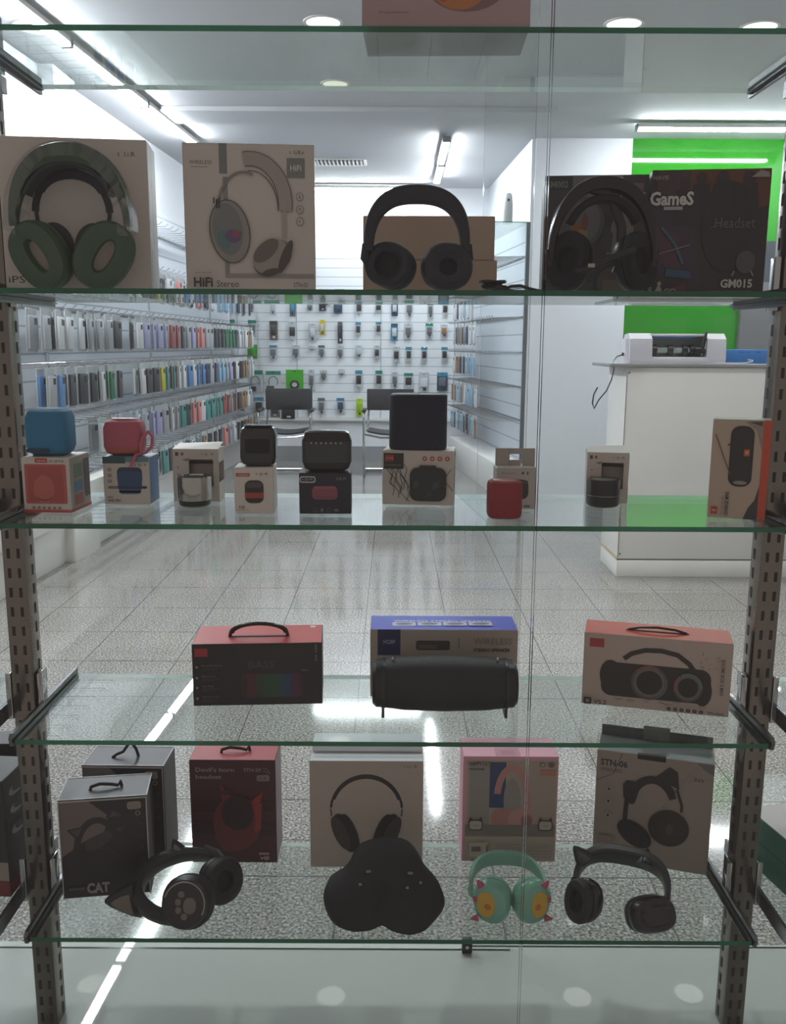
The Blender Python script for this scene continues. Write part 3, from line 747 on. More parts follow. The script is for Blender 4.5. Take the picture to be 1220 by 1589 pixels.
tag(b.build('slim_box', loc=(-.255, 1.635, 1.4306)), 'pale box whose hanging tab peeps over the HiFi box', 'box')
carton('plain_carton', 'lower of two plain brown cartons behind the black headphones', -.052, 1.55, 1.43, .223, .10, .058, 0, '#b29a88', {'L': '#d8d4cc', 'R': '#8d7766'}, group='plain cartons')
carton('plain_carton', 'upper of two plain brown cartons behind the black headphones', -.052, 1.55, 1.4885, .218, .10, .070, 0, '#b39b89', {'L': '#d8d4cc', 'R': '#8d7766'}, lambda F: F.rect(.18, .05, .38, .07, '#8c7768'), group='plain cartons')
def fD(F):
    F.rect(0, 0, 1, 1, '#3c3b3f'); F.rect(.0, .88, .26, .99, '#2a2f3f'); F.rect(.27, .8, .75, 1, '#6a686c')
    F.text('GM002', .0, .90, .225, .955, '#77756f', .03)
    F.ell(.33, .62, .26, .22, '#55555c'); F.ell(.40, .63, .15, .17, '#6c6b70'); F.ell(.33, .56, .07, .05, '#8a5a35'); F.ell(.38, .52, .05, .04, '#9a7a3a'); F.ell(.40, .62, .03, .07, '#7a4a42')
    F.poly([(.62, .35), (.88, .37), (.87, .62), (.75, .72), (.66, .6)], '#7b726a'); F.poly([(.55, .4), (.66, .36), (.68, .52), (.6, .6)], '#46454a')
    F.ell(.7, .12, .16, .13, '#55504c'); F.ell(.83, .2, .08, .12, '#655c58')
    F.rect(.6, .0, 1, .14, '#6b6058'); F.rect(.02, .02, .5, .12, '#3d4a4c'); F.rect(.72, .86, .95, .93, '#6d5a55'); F.rect(.70, .84, .97, .855, '#a0897c')
    F.line([(.62, .98), (.72, .82)], .004, '#222226'); F.line([(.66, .99), (.78, .86)], .003, '#222226')
carton('gaming_box', 'dark gaming box marked GM002 behind the large black headset', .247, 1.555, 1.43, .167, .09, .193, -6, '#4b4b50', None, fD, right=None, group='gaming headset boxes')
def fE(F):
    F.rect(0, 0, 1, 1, '#2a2326'); F.poly([(.0, .2), (.45, .1), (.35, .75), (0, .8)], '#33233a'); F.poly([(0, .3), (.3, .2), (.25, .5), (0, .6)], '#4a2138')
    F.poly([(.3, 1), (1, 1), (1, .72), (.62, .62), (.3, .8)], '#5d3327'); F.poly([(.05, .82), (.3, .78), (.34, .99), (.05, .99)], '#46302f')
    for u, v, r in ((.28, .88, .05), (.42, .93, .045), (.60, .93, .055), (.82, .93, .05)):
        F.ell(u, v, r, r * 1.1, '#33262a'); F.poly([(u - .10, v - .32), (u + .10, v - .32), (u + .07, v - .04), (u - .07, v - .04)], '#2a2225')
    F.ell(.66, .55, .22, .36, '#1d1b20'); F.ell(.60, .8, .09, .12, '#26222a')
    F.text('GameS', -.01, .72, .36, .83, '#c9c4c2', .035); F.rect(.11, .685, .27, .712, '#a8a2a0'); F.text('HAVIE', .01, .92, .14, .955, '#8d8480', .02)
    F.line([(.1, .55), (.22, .42), (.3, .26)], .004, '#2d5968'); F.poly([(.15, .16), (.38, .14), (.36, .2), (.16, .22)], '#244a63'); F.line([(.02, .32), (.35, .41)], .0015, '#7b7380'); F.poly([(.18, .05), (.34, .03), (.33, .11)], '#55202c')
    F.text('Headset', .55, .54, .89, .62, '#5d5a5e', .0); F.line([(.51, .545), (.60, .56)], .0012, '#5d5a5e')
    F.text('GM015', .63, .065, .90, .135, '#b9b2a8', .035); F.text('LEADER RIBBONBOTS', .50, .025, .90, .042, '#7b7570')
    F.ell(.83, .27, .08, .09, '#4a4547'); F.line([(.72, .16), (.74, .2)], .002, '#8a8380'); F.line([(.88, .2), (.9, .16)], .002, '#8a8380')
    F.poly([(.83, .93), (.90, .985), (.97, .97), (.985, .93)], '#8f8784')
    F.text('S', .0, .03, .045, .07, '#9a9490', .02); F.poly([(.06, .02), (.10, .1), (.145, .02)], '#8f8985'); F.ell(.105, .10, .018, .018, '#8f8985'); F.text('GO', .15, .025, .25, .06, '#9a9490', .02)
carton('gaming_box', 'dark gaming headset box lettered Games and GM015 on the right', .414, 1.524, 1.43, .184, .085, .197, -7, '#2f2b2e', {'L': '#555559', 'R': '#77726e'}, fE, group='gaming headset boxes')

def arch(w, h, z0, n=28, e=2.0):
    pts = []
    for i in range(n + 1):
        t = PI * (1 - i / n); c, s = math.cos(t), math.sin(t)
        pts.append((w / 2 * math.copysign(abs(c) ** (2 / e), c), z0 + (h - z0) * abs(s) ** (2 / e)))
    return pts
def ear_cup(e, X, a, b, shell, pad, depth=.022, hb=None, hole=.5, name='ear_cup', ex=2.2, inner=None):
    c = MB(); c.loft(shell, [(a * .55, b * .55, -depth, ex), (a * .85, b * .85, -depth * .9, ex), (a * .97, b * .97, -depth * .55, ex), (a, b, -.004, ex), (a * .96, b * .96, 0, ex)], X=X, n=40)
    o = c.build(name, e)
    c = MB(); k = hole; kb = hb or hole
    c.loft(pad, [(a * .9, b * .9, .0005, ex), (a * 1.0, b * 1.0, .004, ex), (a * 1.0, b * 1.0, .011, ex), (a * .93, b * .93, .017, ex), (a * (.5 + k / 2), b * (.5 + kb / 2), .0195, ex), (a * (k + .06), b * (kb + .06), .015, ex), (a * k, b * kb, .004, ex)], X=X, n=40, cap1=True, mats=[pad] * 6 + [inner or BLKFAB])
    c.build('ear_cushion', o)
    return o
# green headphones in wrap
GRNP = mat('green_leather', '#35513a', .5, 0, .15, 60, .15, 200); GRN2 = mat('green_shell', '#2f4433', .35)
e = empty('headphones', (-.487, 1.415, 1.4308), 0, 'dark green over-ear headphones in clear wrap on the second shelf', 'headphones')
b = MB(); P = arch(.172, .196, .092, 30, 2.2)
b.band(GRN2, P, [.018 + .016 * math.sin(PI * i / 30) for i in range(31)], [.012 + .020 * math.sin(PI * i / 30) ** 1.5 for i in range(31)]); b.build('headband', e)
b = MB(); b.band(mat('mesh_canopy', '#2b3338', .8), [(x * .84, z * .9 + .004) for x, z in P[5:26]], .028, .008); b.build('inner_canopy', e)
for s in (-1, 1):
    b = MB(); b.tube(CHROME, [(s * .085, 0, .095), (s * .084, 0, .085), (s * .078, .002, .070)], .0032, 10); b.build('slider', e)
    ear_cup(e, T(s * .0475, .0, .0495) @ RY(s * 33) @ RZ(s * 14) @ RX(90), .041, .053, GRN2, GRNP, .022, hole=.24, hb=.46, ex=2.3, inner=cardm('#8d8279'))
b = MB()
rng = random.Random(3)
for side in (-1, 1):
    P2 = arch(.186, .208, .085, 40, 2.2)
    ring = []
    for i, (x, z) in enumerate(P2[:]):
        ring.append((x + rng.uniform(-.003, .003), z + rng.uniform(-.002, .003)))
    for i in range(len(ring) - 1):
        (x0, z0), (x1, z1) = ring[i], ring[i + 1]
        yy0 = side * (.021 + .004 * math.sin(i * 2.1)); yy1 = side * (.021 + .004 * math.sin((i + 1) * 2.1))
        k = .80
        b.face([b.v((x0, yy0, z0)), b.v((x1, yy1, z1)), b.v((x1 * k, yy1 * 1.1, z1 * .93 - .004)), b.v((x0 * k, yy0 * 1.1, z0 * .93 - .004))], M_WRAP)
P2 = arch(.190, .2105, .085, 40, 2.2)
for i in range(40):
    (x0, z0), (x1, z1) = P2[i], P2[i + 1]
    b.face([b.v((x0, -.022, z0)), b.v((x1, -.022, z1)), b.v((x1, .022, z1)), b.v((x0, .022, z0))], M_WRAP)
for i in range(14):
    t = rng.uniform(.0, 1); x, z = .088 + rng.uniform(-.008, .018), .085 + rng.uniform(-.02, .06)
    b.face([b.v((x + rng.uniform(-.012, .012), -.022 + rng.uniform(-.006, .006), z + rng.uniform(-.012, .012))) for _ in range(3)], M_WRAP)
b.build('plastic_wrap', e, smooth=60)
# black headphones
NVY = mat('matte_navy', '#191d2a', .6, 0, .1)
e = empty('headphones', (.0345, 1.43, 1.4308), 0, 'matte black over-ear headphones standing before the brown cartons', 'headphones')
b = MB(); P = arch(.147, .143, .060, 30, 2.6)
b.band(NVY, P, [.022 + .012 * math.sin(PI * i / 30) for i in range(31)], [.014 + .013 * math.sin(PI * i / 30) for i in range(31)]); b.build('headband', e)
for s in (-1, 1):
    b = MB(); b.tube(NVY, [(s * .077, .0, .07), (s * .080, 0, .05), (s * .072, .008, .04)], .007, 10); b.build('yoke', e)
ear_cup(e, T(-.040, .0, .0375) @ RY(22) @ RZ(-28) @ RX(90), .039, .034, NVY, NVY, .024, hole=.5, inner=BLKFAB)
ear_cup(e, T(.0455, .0, .0365) @ RZ(8) @ RX(90), .039, .0355, NVY, NVY, .024, hole=.3, inner=BLKFAB)
# cable bundle
b = MB(); rng = random.Random(5)
pts = []
for i in range(60):
    t = i * .75
    pts.append((.150 + .014 * math.cos(t) + .0008 * i * .3, 1.475 + .012 * math.sin(t * 1.1), 1.434 + .006 * (1 + math.sin(t * .37)) + .003))
pts += [(.185, 1.47, 1.442), (.20, 1.47, 1.443), (.215, 1.468, 1.438), (.235, 1.465, 1.4335)]
b.tube(BLKPL, pts, .0026, 6); b.tube(BLKPL, [(.165, 1.47, 1.44), (.19, 1.46, 1.4335), (.22, 1.46, 1.4335), (.24, 1.455, 1.4335)], .0026, 6)
tag(b.build('cable_bundle'), 'small bundled black cable lying right of the black headphones', 'cable')
# gaming headset
e = empty('gaming_headset', (.321, 1.445, 1.4308), 0, 'large black gaming headset with boom mic leaning before the GM002 box', 'headset')
b = MB(); P = arch(.158, .163, .05, 34, 2.2)
b.band(BLKGL, P, [.020 + .012 * math.sin(PI * i / 34) for i in range(35)], [.009 + .012 * math.sin(PI * i / 34) for i in range(35)]); b.build('headband', e)
b = MB(); b.band(BLKFAB, [(x * .80, z * .86) for x, z in P[7:28]], .03, .012); b.build('head_cushion', e)
b = MB(); b.band(BLKPL, [(-.020, .155), (.010, .145), (.028, .10), (.030, .055), (.022, .03)], .016, .014); b.build('inner_strap', e)
ear_cup(e, T(-.050, .0, .047) @ RY(10) @ RZ(-35) @ RX(90), .033, .045, BLKPL, BLKFAB, .024, hole=.4)
ear_cup(e, T(.052, .0, .047) @ RY(-10) @ RZ(35) @ RX(90), .033, .045, BLKPL, BLKFAB, .024, hole=.4)
for s in (-1, 1):
    b = MB(); b.tube(BLKPL, [(s * .082, 0, .065), (s * .080, .0, .04)], .006, 10); b.build('yoke', e)
b = MB(); b.tube(BLKPL, [(-.045, -.028, .03), (-.02, -.038, .036), (.012, -.04, .052), (.04, -.038, .062)], [.006, .005, .005, .008], 10); b.build('boom_mic', e)
b = MB(); b.box(SILVER, (-.025, -.044, .038), (.011, .004, .006), .001, X=I4); b.build('silver_clip', e)
# box on the top shelf
def fS1(F):
    F.ell(.62, .24, .24, .15, '#7d5f5f'); F.ell(.58, .27, .185, .17, '#b0703e'); F.ell(.60, .30, .15, .12, '#b8915a'); F.ell(.46, .24, .05, .10, '#b0483a', 20)
    F.ell(.60, .26, .11, .04, '#c7a76a')
    for k in range(14):
        rg = random.Random(k); u, v = rg.uniform(.3, .75), rg.uniform(.2, .42); F.line([(u, v), (u + .05, v + .004)], .0012, '#d8c8b0')
    F.ell(.14, .22, .042, .036, '#3a2f30'); F.ell(.14, .22, .037, .032, '#a58a8c'); F.rect(.11, .207, .14, .234, '#33292a', .002); F.ell(.155, .22, .016, .013, '#33292a')
    F.text('SUPER', .10, .32, .18, .338, '#5a4647'); F.text('SOUND', .10, .29, .18, .308, '#5a4647')
    F.text('Wireless Headphone', .10, .075, .28, .092, '#5a4c4d')
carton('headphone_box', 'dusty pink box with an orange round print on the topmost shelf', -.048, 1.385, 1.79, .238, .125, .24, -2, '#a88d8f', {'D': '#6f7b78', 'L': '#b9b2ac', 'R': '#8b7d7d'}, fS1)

# ---------------- S3 (middle shelf)
def rspeaker(name, label, x, y, z, w, d, h, m, e4=5, rot=0, rb=.2, topm=None, botm=None, build=True, n=48):
    e = empty(name, (x, y, z + .0006), rot, label, 'speaker')
    b = MB(); r = rb * h
    secs = [(w / 2 - r * .8, d / 2 - r * .8, 0, e4), (w / 2 - r * .25, d / 2 - r * .25, r * .3, e4), (w / 2, d / 2, r, e4), (w / 2, d / 2, h - r, e4), (w / 2 - r * .25, d / 2 - r * .25, h - r * .3, e4), (w / 2 - r * .8, d / 2 - r * .8, h, e4)]
    b.loft(m, secs, n=n, mats=[botm or m, botm or m, m, topm or m, topm or m]); b.build('body', e)
    return e
RED, TEALD = '#b5433c', '#30484d'
def fb1(F):
    F.rect(.06, .16, .93, .88, '#b4564f', .003); F.rect(.12, .20, .86, .84, '#a94842'); F.ell(.45, .42, .22, .26, '#b96058'); F.ell(.45, .28, .17, .07, '#8c3d38'); F.ell(.45, .33, .17, .09, '#b96058')
    F.rect(.0, .0, 1, .05, RED); F.rect(.30, .91, .55, .985, '#b02f2a'); F.text('xdobo', .33, .93, .53, .965, '#d8b8b0', .02); F.text('(L·(J·N)', .60, .91, .90, .96, '#3d3835')
    for i in range(6): F.ell(.22 + i * .11, .09, .028, .024, '#6e2f2b'); F.rect(.21 + i * .11, .082, .23 + i * .11, .098, '#c9bfb7')
def rb1(F):
    F.rect(.2, .6, .6, .85, '#6b8f7c'); F.rect(.2, .34, .6, .55, '#5a8aa8'); F.rect(.2, .10, .6, .3, '#a85a58'); F.rect(0, 0, 1, .05, RED); F.rect(.7, .2, .95, .9, '#4a4140')
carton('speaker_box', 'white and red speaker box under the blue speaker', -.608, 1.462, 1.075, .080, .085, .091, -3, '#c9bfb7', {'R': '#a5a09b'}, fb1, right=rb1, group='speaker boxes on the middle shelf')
BLU = mat('blue_fabric', '#2276a0', .65, 0, .1, 150, .6, 500)
e = rspeaker('bluetooth_speaker', 'sky blue rounded cube speaker on the red and white box', -.570, 1.50, 1.1665, .070, .060, .077, BLU, 5, 0, .20)
b = MB(); b.box(mat('blue_dark', '#123347', .5), (-.012, -.0312, .0095), (.036, .003, .006), .001); b.build('foot_mark', e)
b = MB(); b.box(mat('blue_dark', '#123347', .5), (0, 0, .0003 + .001), (.05, .04, .002)); b.build('base_pad', e)
def fb2(F):
    F.poly([(0, 1), (.55, 1), (.48, .86), (0, .86)], '#2c4a50'); F.rect(.3, .42, .84, .78, '#263b55', .008); F.rect(.31, .25, .83, .70, '#2c4a72', .010); F.rect(.33, .22, .80, .32, '#3d5f8a', .006)
    F.line([(.10, .345), (.92, .345), (.94, .37), (.12, .375), (.10, .345)], .0013, '#33303a'); F.ell(.88, .36, .06, .03, '#33303a')
    for v in (.73, .61, .49): F.rect(.11, v - .03, .18, v + .03, '#45403c', .001); F.rect(.125, v - .018, .165, v + .018, WB)
    F.text('WS-TR1', .08, .06, .36, .11, '#2f2a28', .02); F.rect(.08, .15, .2, .165, '#5b544e'); F.text('t (J·3', .68, .8, .94, .86, '#33302c'); F.rect(.5, .9, 1, 1, '#5b7f88')
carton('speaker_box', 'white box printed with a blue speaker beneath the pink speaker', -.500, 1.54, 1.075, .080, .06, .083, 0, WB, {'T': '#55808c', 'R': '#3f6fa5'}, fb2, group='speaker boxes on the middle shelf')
PNK = mat('pink_fabric', '#b9586a', .6, 0, .08, 150, .3, 500)
e = rspeaker('bluetooth_speaker', 'pink rounded speaker with a carrying loop on the white box', -.4665, 1.565, 1.1585, .068, .045, .063, PNK, 5, 0, .25, botm=mat('pink_base', '#b5574f', .5))
b = MB(); b.tube(mat('pink_strap', '#c4667a', .55), [(.030, -.005, .018), (.036, -.006, .034), (.043, -.008, .041), (.050, -.009, .034), (.049, -.012, .016), (.040, -.016, .006), (.030, -.018, .004), (.0255, -.029, .003), (.020, -.037, -.012), (.018, -.036, -.017)], .0028, 8)
b.tube(mat('pink_strap', '#c4667a', .55), [(.032, -.02, .004), (.033, -.024, .022), (.036, -.020, .033), (.043, -.012, .041)], .0026, 8); b.build('carry_strap', e)
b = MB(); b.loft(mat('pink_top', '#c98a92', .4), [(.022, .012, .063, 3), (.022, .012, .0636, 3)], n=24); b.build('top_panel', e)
def wbox(name, label, x, y, w, d, h, rot, col, z=1.075):
    c = Vector((x, y)) + Vector((w / 2 * math.cos(R(rot)) - d / 2 * math.sin(R(rot)), w / 2 * math.sin(R(rot)) + d / 2 * math.cos(R(rot))))
    e = empty(name, (c.x, c.y, z + .0006), rot, label, 'box', 'speaker boxes on the middle shelf'); t = .0012; m = cardm(col)
    b = MB()
    b.box(m, (0, d / 2 - t / 2, h / 2), (w, t, h)); b.box(m, (-w / 2 + t / 2, 0, h / 2), (t, d - 2 * t, h)); b.box(m, (w / 2 - t / 2, 0, h * .18), (t, d - 2 * t, h * .36)); b.box(m, (w / 2 - t / 2, 0, h * .87), (t, d - 2 * t, h * .26))
    b.box(m, (0, 0, t / 2), (w - 2 * t, d - 2 * t, t)); b.box(m, (0, 0, h - t / 2), (w - 2 * t, d - 2 * t, t))
    yf = -d / 2 + t / 2
    b.box(m, (-w * .325, yf, h / 2), (w * .35, t, h)); b.box(m, (w * .175, yf, h * .14), (w * .65, t, h * .28)); b.box(m, (w * .175, yf, h * .90), (w * .65, t, h * .2))
    b.box(m, (w * .44, yf, h * .54), (w * .12, t, h * .52))
    F = Face(b, FP(w, d), w, h)
    F.rect(.06, .87, .13, .94, '#4d4845'); F.ell(.21, .905, .035, .03, '#a5504a'); F.poly([(.2, .80), (.32, .76), (.36, .84), (.30, .81)], '#6a7f7a'); F.text('t (J· R', .62, .88, .90, .92, '#4b4540')
    for v in (.65, .52, .4): F.ell(.12, v, .02, .016, '#a86a5a')
    b.build('carton', e, smooth=0)
    b = MB(); b.box(mat('open_tray', '#8b8079', .6), (w * .1, .0, h * .50), (w * .62, d * .5, h * .42), .002); b.build('inner_tray', e)
    b = MB(); fl = cardm('#dcd8d0')
    b.face([b.v((-w / 2, -d / 2, h)), b.v((w / 2, -d / 2, h)), b.v((w / 2 - .001, d / 2, h + .008)), b.v((-w / 2 + .001, d / 2, h + .005))], fl)
    b.face([b.v((-w / 2 + .001, d / 2, h + .004)), b.v((w / 2 - .001, d / 2, h + .007)), b.v((w / 2, -d / 2, h - .001)), b.v((-w / 2, -d / 2, h - .001))], fl)
    b.build('lid_flap', e, smooth=0)
    return e
wbox('speaker_box', 'white windowed box behind the silver can speaker', -.388, 1.575, .081, .05, .093, 0, WB)
e = empty('can_speaker', (-.341, 1.53, 1.0756), 0, 'shiny silver can speaker with black base', 'speaker')
SILV = mat('brushed_silver', '#b4b2ad', .12, 1.0, .05)
b = MB(); b.loft(SILV, [(.0285, .0285, .012), (.0288, .0288, .020), (.0288, .0288, .049), (.0278, .0278, .052), (.0255, .0255, .052), (.0245, .0245, .049)], n=48, cap0=True, cap1=True); b.build('body', e)
b = MB(); b.loft(BLKPL, [(.021, .021, 0), (.026, .026, .003), (.0283, .0283, .012)], n=40); b.build('base', e)
b = MB(); b.loft(BLKFAB, [(.024, .024, .0495), (.010, .010, .0500)], n=32, cap0=True); b.build('top_grille', e)
def fb4(F):
    F.rect(.05, .80, .40, .875, '#b04a3c'); F.text('xdobo', .09, .82, .37, .855, '#c9bfb7', .02); F.text('t (J·:R', .55, .82, .86, .885, '#4b4540')
    F.rect(.27, .22, .74, .72, '#2b2624', .010); F.rect(.27, .33, .74, .45, '#a33f30'); F.rect(.30, .56, .70, .68, '#4a4440', .004); F.ell(.5, .5, .13, .03, '#1e1b1a')
    F.text('Y10', .10, .10, .25, .16, '#2f2a28', .02); F.rect(.06, .07, .36, .076, '#5b544e')
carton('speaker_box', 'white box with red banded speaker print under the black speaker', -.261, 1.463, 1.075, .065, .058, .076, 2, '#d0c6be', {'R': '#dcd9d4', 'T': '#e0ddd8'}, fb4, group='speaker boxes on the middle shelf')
e = rspeaker('bluetooth_speaker', 'glossy black rounded speaker on the white box with red band print', -.2225, 1.488, 1.1516, .060, .046, .066, mat('black_sheen', '#101317', .22, 0, .1, coat=.4), 5, 2, .2)
b = MB(); b.box(BLKFAB, (0, -.0225, .034), (.040, .003, .024), .001); b.build('front_grille', e)
b = MB(); b.loft(BLKGL, [(.024, .017, .066, 4), (.023, .016, .0672, 4)], n=32); b.build('top_panel', e)
def fb5(F):
    F.rect(.01, .76, .32, .92, '#b5b2b6', .004); F.rect(.03, .79, .30, .89, '#34343e', .003); F.text('L(J·R', .06, .81, .27, .87, '#a5a2a8'); F.text('S-R.M', .72, .83, .9, .9, '#85838c')
    F.rect(.27, .36, .72, .68, '#9a4f60', .004); F.rect(.25, .40, .74, .62, '#8a4656', .002); F.rect(.29, .38, .70, .44, '#7a3f4e')
    for u in (.31, .44, .57): F.ell(u, .10, .04, .055, '#5f5f69'); F.ell(u, .10, .032, .044, '#1b1d29')
    F.ell(.44, .10, .015, .03, '#85838c'); F.rect(.67, .07, .76, .13, '#5f5f69')
carton('speaker_box', 'navy black box with pink speaker print under the ribbed speaker', -.154, 1.459, 1.075, .085, .06, .068, 1, '#171a27', None, fb5, group='speaker boxes on the middle shelf')
e = rspeaker('bluetooth_speaker', 'wide dark grey speaker with glossy lid on the navy box', -.110, 1.490, 1.1436, .082, .056, .066, mat('dark_weave', '#33353a', .35, 0, .1, 120, .2, 600), 4, 1, .24, topm=BLKGL, botm=BLKPL)
b = MB(); b.loft(BLKGL, [(.036, .024, .057, 4), (.0365, .0245, .064, 4), (.030, .019, .0668, 4)], n=40); b.build('lid', e)
b = MB()
for i in range(7): b.box(ink('#9a9a9a'), (-.024 + i * .008, -.0282, .048), (.002, .001, .003))
b.build('button_row', e)
def fb6(F):
    F.rect(.02, .66, .30, .95, '#2a2422'); F.rect(.04, .80, .16, .92, '#a3332c'); F.text('J·143', .05, .835, .15, .875, '#c9a89a', .02); F.rect(.04, .72, .26, .745, '#6a5f58')
    for u in (.595, .70, .805, .91): F.ell(u, .86, .032, .042, '#b0402f'); F.ell(u, .86, .014, .02, '#d8b8a8')
    rg = random.Random(11)
    for k in range(9):
        u, v = rg.uniform(.02, .38), rg.uniform(.55, .95); pts = [(u, v)]
        for _ in range(6):
            u = min(.42, max(.01, u + rg.uniform(-.03, .07))); v = max(.03, v - rg.uniform(.05, .13)); pts.append((u, v))
        F.line(pts, .0011, '#3a3330')
    F.line([(.88, .45), (.95, .35), (.99, .28)], .0012, '#3a3330'); F.line([(.9, .55), (.97, .68)], .0009, '#3a3330')
    F.rect(.39, .08, .90, .70, '#1f2125', .014); F.rect(.52, .66, .76, .74, '#1f2125', .003); F.rect(.41, .10, .88, .64, '#272a2f', .012)
    F.poly([(.45, .3), (.52, .36), (.5, .48), (.44, .42)], '#3f4246'); F.poly([(.7, .3), (.8, .34), (.8, .46), (.72, .42)], '#3f4246'); F.poly([(.6, .16), (.7, .2), (.68, .26)], '#3f4246')
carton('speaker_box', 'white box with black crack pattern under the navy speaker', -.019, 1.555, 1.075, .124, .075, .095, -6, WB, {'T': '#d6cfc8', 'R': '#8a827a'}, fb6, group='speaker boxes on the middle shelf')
e = rspeaker('cylinder_speaker', 'large navy black fabric speaker on the crack patterned box', .0435, 1.586, 1.1706, .101, .07, .094, mat('navy_fabric', '#141a2e', .75, 0, .25, 200, .5, 800), 3.2, -4, .03, n=64)
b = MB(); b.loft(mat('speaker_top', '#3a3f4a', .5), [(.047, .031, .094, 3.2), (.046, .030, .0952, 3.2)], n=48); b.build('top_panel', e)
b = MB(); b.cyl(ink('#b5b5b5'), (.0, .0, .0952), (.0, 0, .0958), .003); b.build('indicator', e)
e = rspeaker('bluetooth_speaker', 'small dark red round speaker near the window seam', .1800, 1.440, 1.075, .056, .050, .061, mat('red_fabric', '#8d1f26', .65, 0, .1, 150, .4, 500), 3.2, 0, .12)
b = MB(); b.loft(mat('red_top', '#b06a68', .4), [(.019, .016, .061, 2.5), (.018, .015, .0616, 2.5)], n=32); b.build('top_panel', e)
def fb7(F):
    F.text('Smart', .12, .85, .45, .885, '#5a534d'); F.rect(.62, .84, .68, .9, '#5a534d'); F.rect(.75, .83, .79, .9, '#5a534d')
    F.rect(.25, .24, .80, .70, '#332b2a', .010); F.ell(.52, .66, .27, .06, '#4a4040'); F.rect(.7, .05, .85, .09, '#5a534d')
def xb7(e, w, d, h):
    b = MB(); m = cardm('#a39a93')
    b.box(m, (-w * .32, 0, h + .015), (w * .36, .0015, .030)); b.box(m, (w * .34, 0, h + .015), (w * .32, .0015, .030)); b.box(m, (w * .0, 0, h + .005), (w * .3, .0015, .010)); b.box(m, (0, 0, h + .025), (w * .3, .0015, .010))
    b.build('hanging_tab', e, smooth=0)
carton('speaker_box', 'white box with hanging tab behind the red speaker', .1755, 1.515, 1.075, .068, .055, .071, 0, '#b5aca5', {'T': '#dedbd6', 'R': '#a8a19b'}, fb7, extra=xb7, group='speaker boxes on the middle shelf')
e = wbox('speaker_box', 'white windowed box with blue side behind the black puck speaker', .343, 1.585, .072, .055, .090, -9, WB)
b = MB(); b.box(ink('#7f8cb8'), (.0365, 0, .07), (.0004, .05, .035)); b.box(ink('#b57570'), (.0365, 0, .016), (.0004, .05, .028)); b.build('side_print', e)
e = empty('can_speaker', (.366, 1.552, 1.0756), 0, 'short black cylinder speaker before the windowed box on the right', 'speaker')
b = MB(); b.loft(BLKPL, [(.024, .024, 0), (.0275, .0275, .003), (.0285, .0285, .012), (.0285, .0285, .044), (.027, .027, .0475), (.022, .022, .0475)], n=40); b.build('body', e)
b = MB(); b.loft(SILVER, [(.0288, .0288, .0195), (.0288, .0288, .0205)], n=40, cap0=False, cap1=False); b.build('seam_ring', e)
b = MB(); b.loft(mat('mesh_top', '#6a6762', .4, .5), [(.0215, .0215, .0476), (.018, .018, .0484)], n=32); b.build('top_grille', e)
def fch(F):
    F.rect(.86, 0, 1, 1, '#c04a2c'); F.poly([(.62, 0), (.86, 0), (.86, .35), (.80, .2), (.7, .12)], '#39383a'); F.poly([(.55, .98), (.86, .99), (.86, .7), (.8, .8), (.75, .9)], '#8d8578'); F.poly([(.6, .98), (.84, .99), (.84, .94)], '#4a4541')
    F.rect(.32, .33, .72, .94, '#211c1c', .014); F.rect(.36, .38, .68, .90, '#292425', .012); F.ell(.53, .37, .12, .02, '#8a827c'); F.rect(.56, .64, .66, .71, '#b4532f'); F.text('M', .585, .655, .635, .695, '#d9b08f', .02); F.line([(.32, .76), (.28, .74)], .002, '#211c1c')
    F.line([(.06, .85), (.20, .65), (.36, .44)], .0016, '#5c5047')
    F.rect(.06, .04, .17, .115, '#b03428'); F.text('MM', .08, .065, .15, .09, '#d8a890', .02)
    F.text('PORTABLE SPEAKER', .235, .03, .26, .22, '#5c5047', rot=90); F.text('CHARGE MINI', .29, .03, .36, .27, '#3b332e', .02, rot=90)
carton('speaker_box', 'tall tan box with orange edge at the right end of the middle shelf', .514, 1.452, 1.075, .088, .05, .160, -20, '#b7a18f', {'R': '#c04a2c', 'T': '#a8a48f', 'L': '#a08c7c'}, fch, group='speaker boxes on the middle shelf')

# ---------------- S4
def fred(F):
    F.rect(.02, .80, .12, .93, '#a3262a'); F.text('BASS', .43, .60, .63, .72, '#3c3634', .02)
    F.text('JSO 1LED', .945, .70, .965, .98, '#8d8986', rot=90)
    F.rect(.38, .12, .85, .53, '#451c24', .010); F.rect(.39, .14, .84, .51, '#35161c', .009)
    F.rect(.415, .14, .49, .51, '#4a2026'); F.rect(.49, .14, .55, .51, '#2a3a26'); F.rect(.55, .14, .64, .51, '#1f4a2a'); F.rect(.64, .14, .70, .51, '#1f4440'); F.rect(.70, .14, .76, .51, '#20395c'); F.rect(.76, .14, .83, .51, '#4a1f40')
    for i, (v, t) in enumerate(((.66, 'Powerful Sound'), (.49, 'Bluetooth'), (.33, 'Aux Mode'), (.16, 'Battery 10h'))):
        F.text(t, .075, v - .012, .075 + .011 * len(t), v + .016, '#7b7674'); F.rect(.075, v - .045, .2, v - .033, '#45403f'); F.rect(.075, v - .075, .17, v - .065, '#45403f'); F.ell(.035, v - .02, .009, .02, '#8d8986')
    F.rect(.84, .565, .89, .585, '#57524f')
def tred(F):
    F.rect(.90, .84, .94, .93, '#e6e0da', .001)
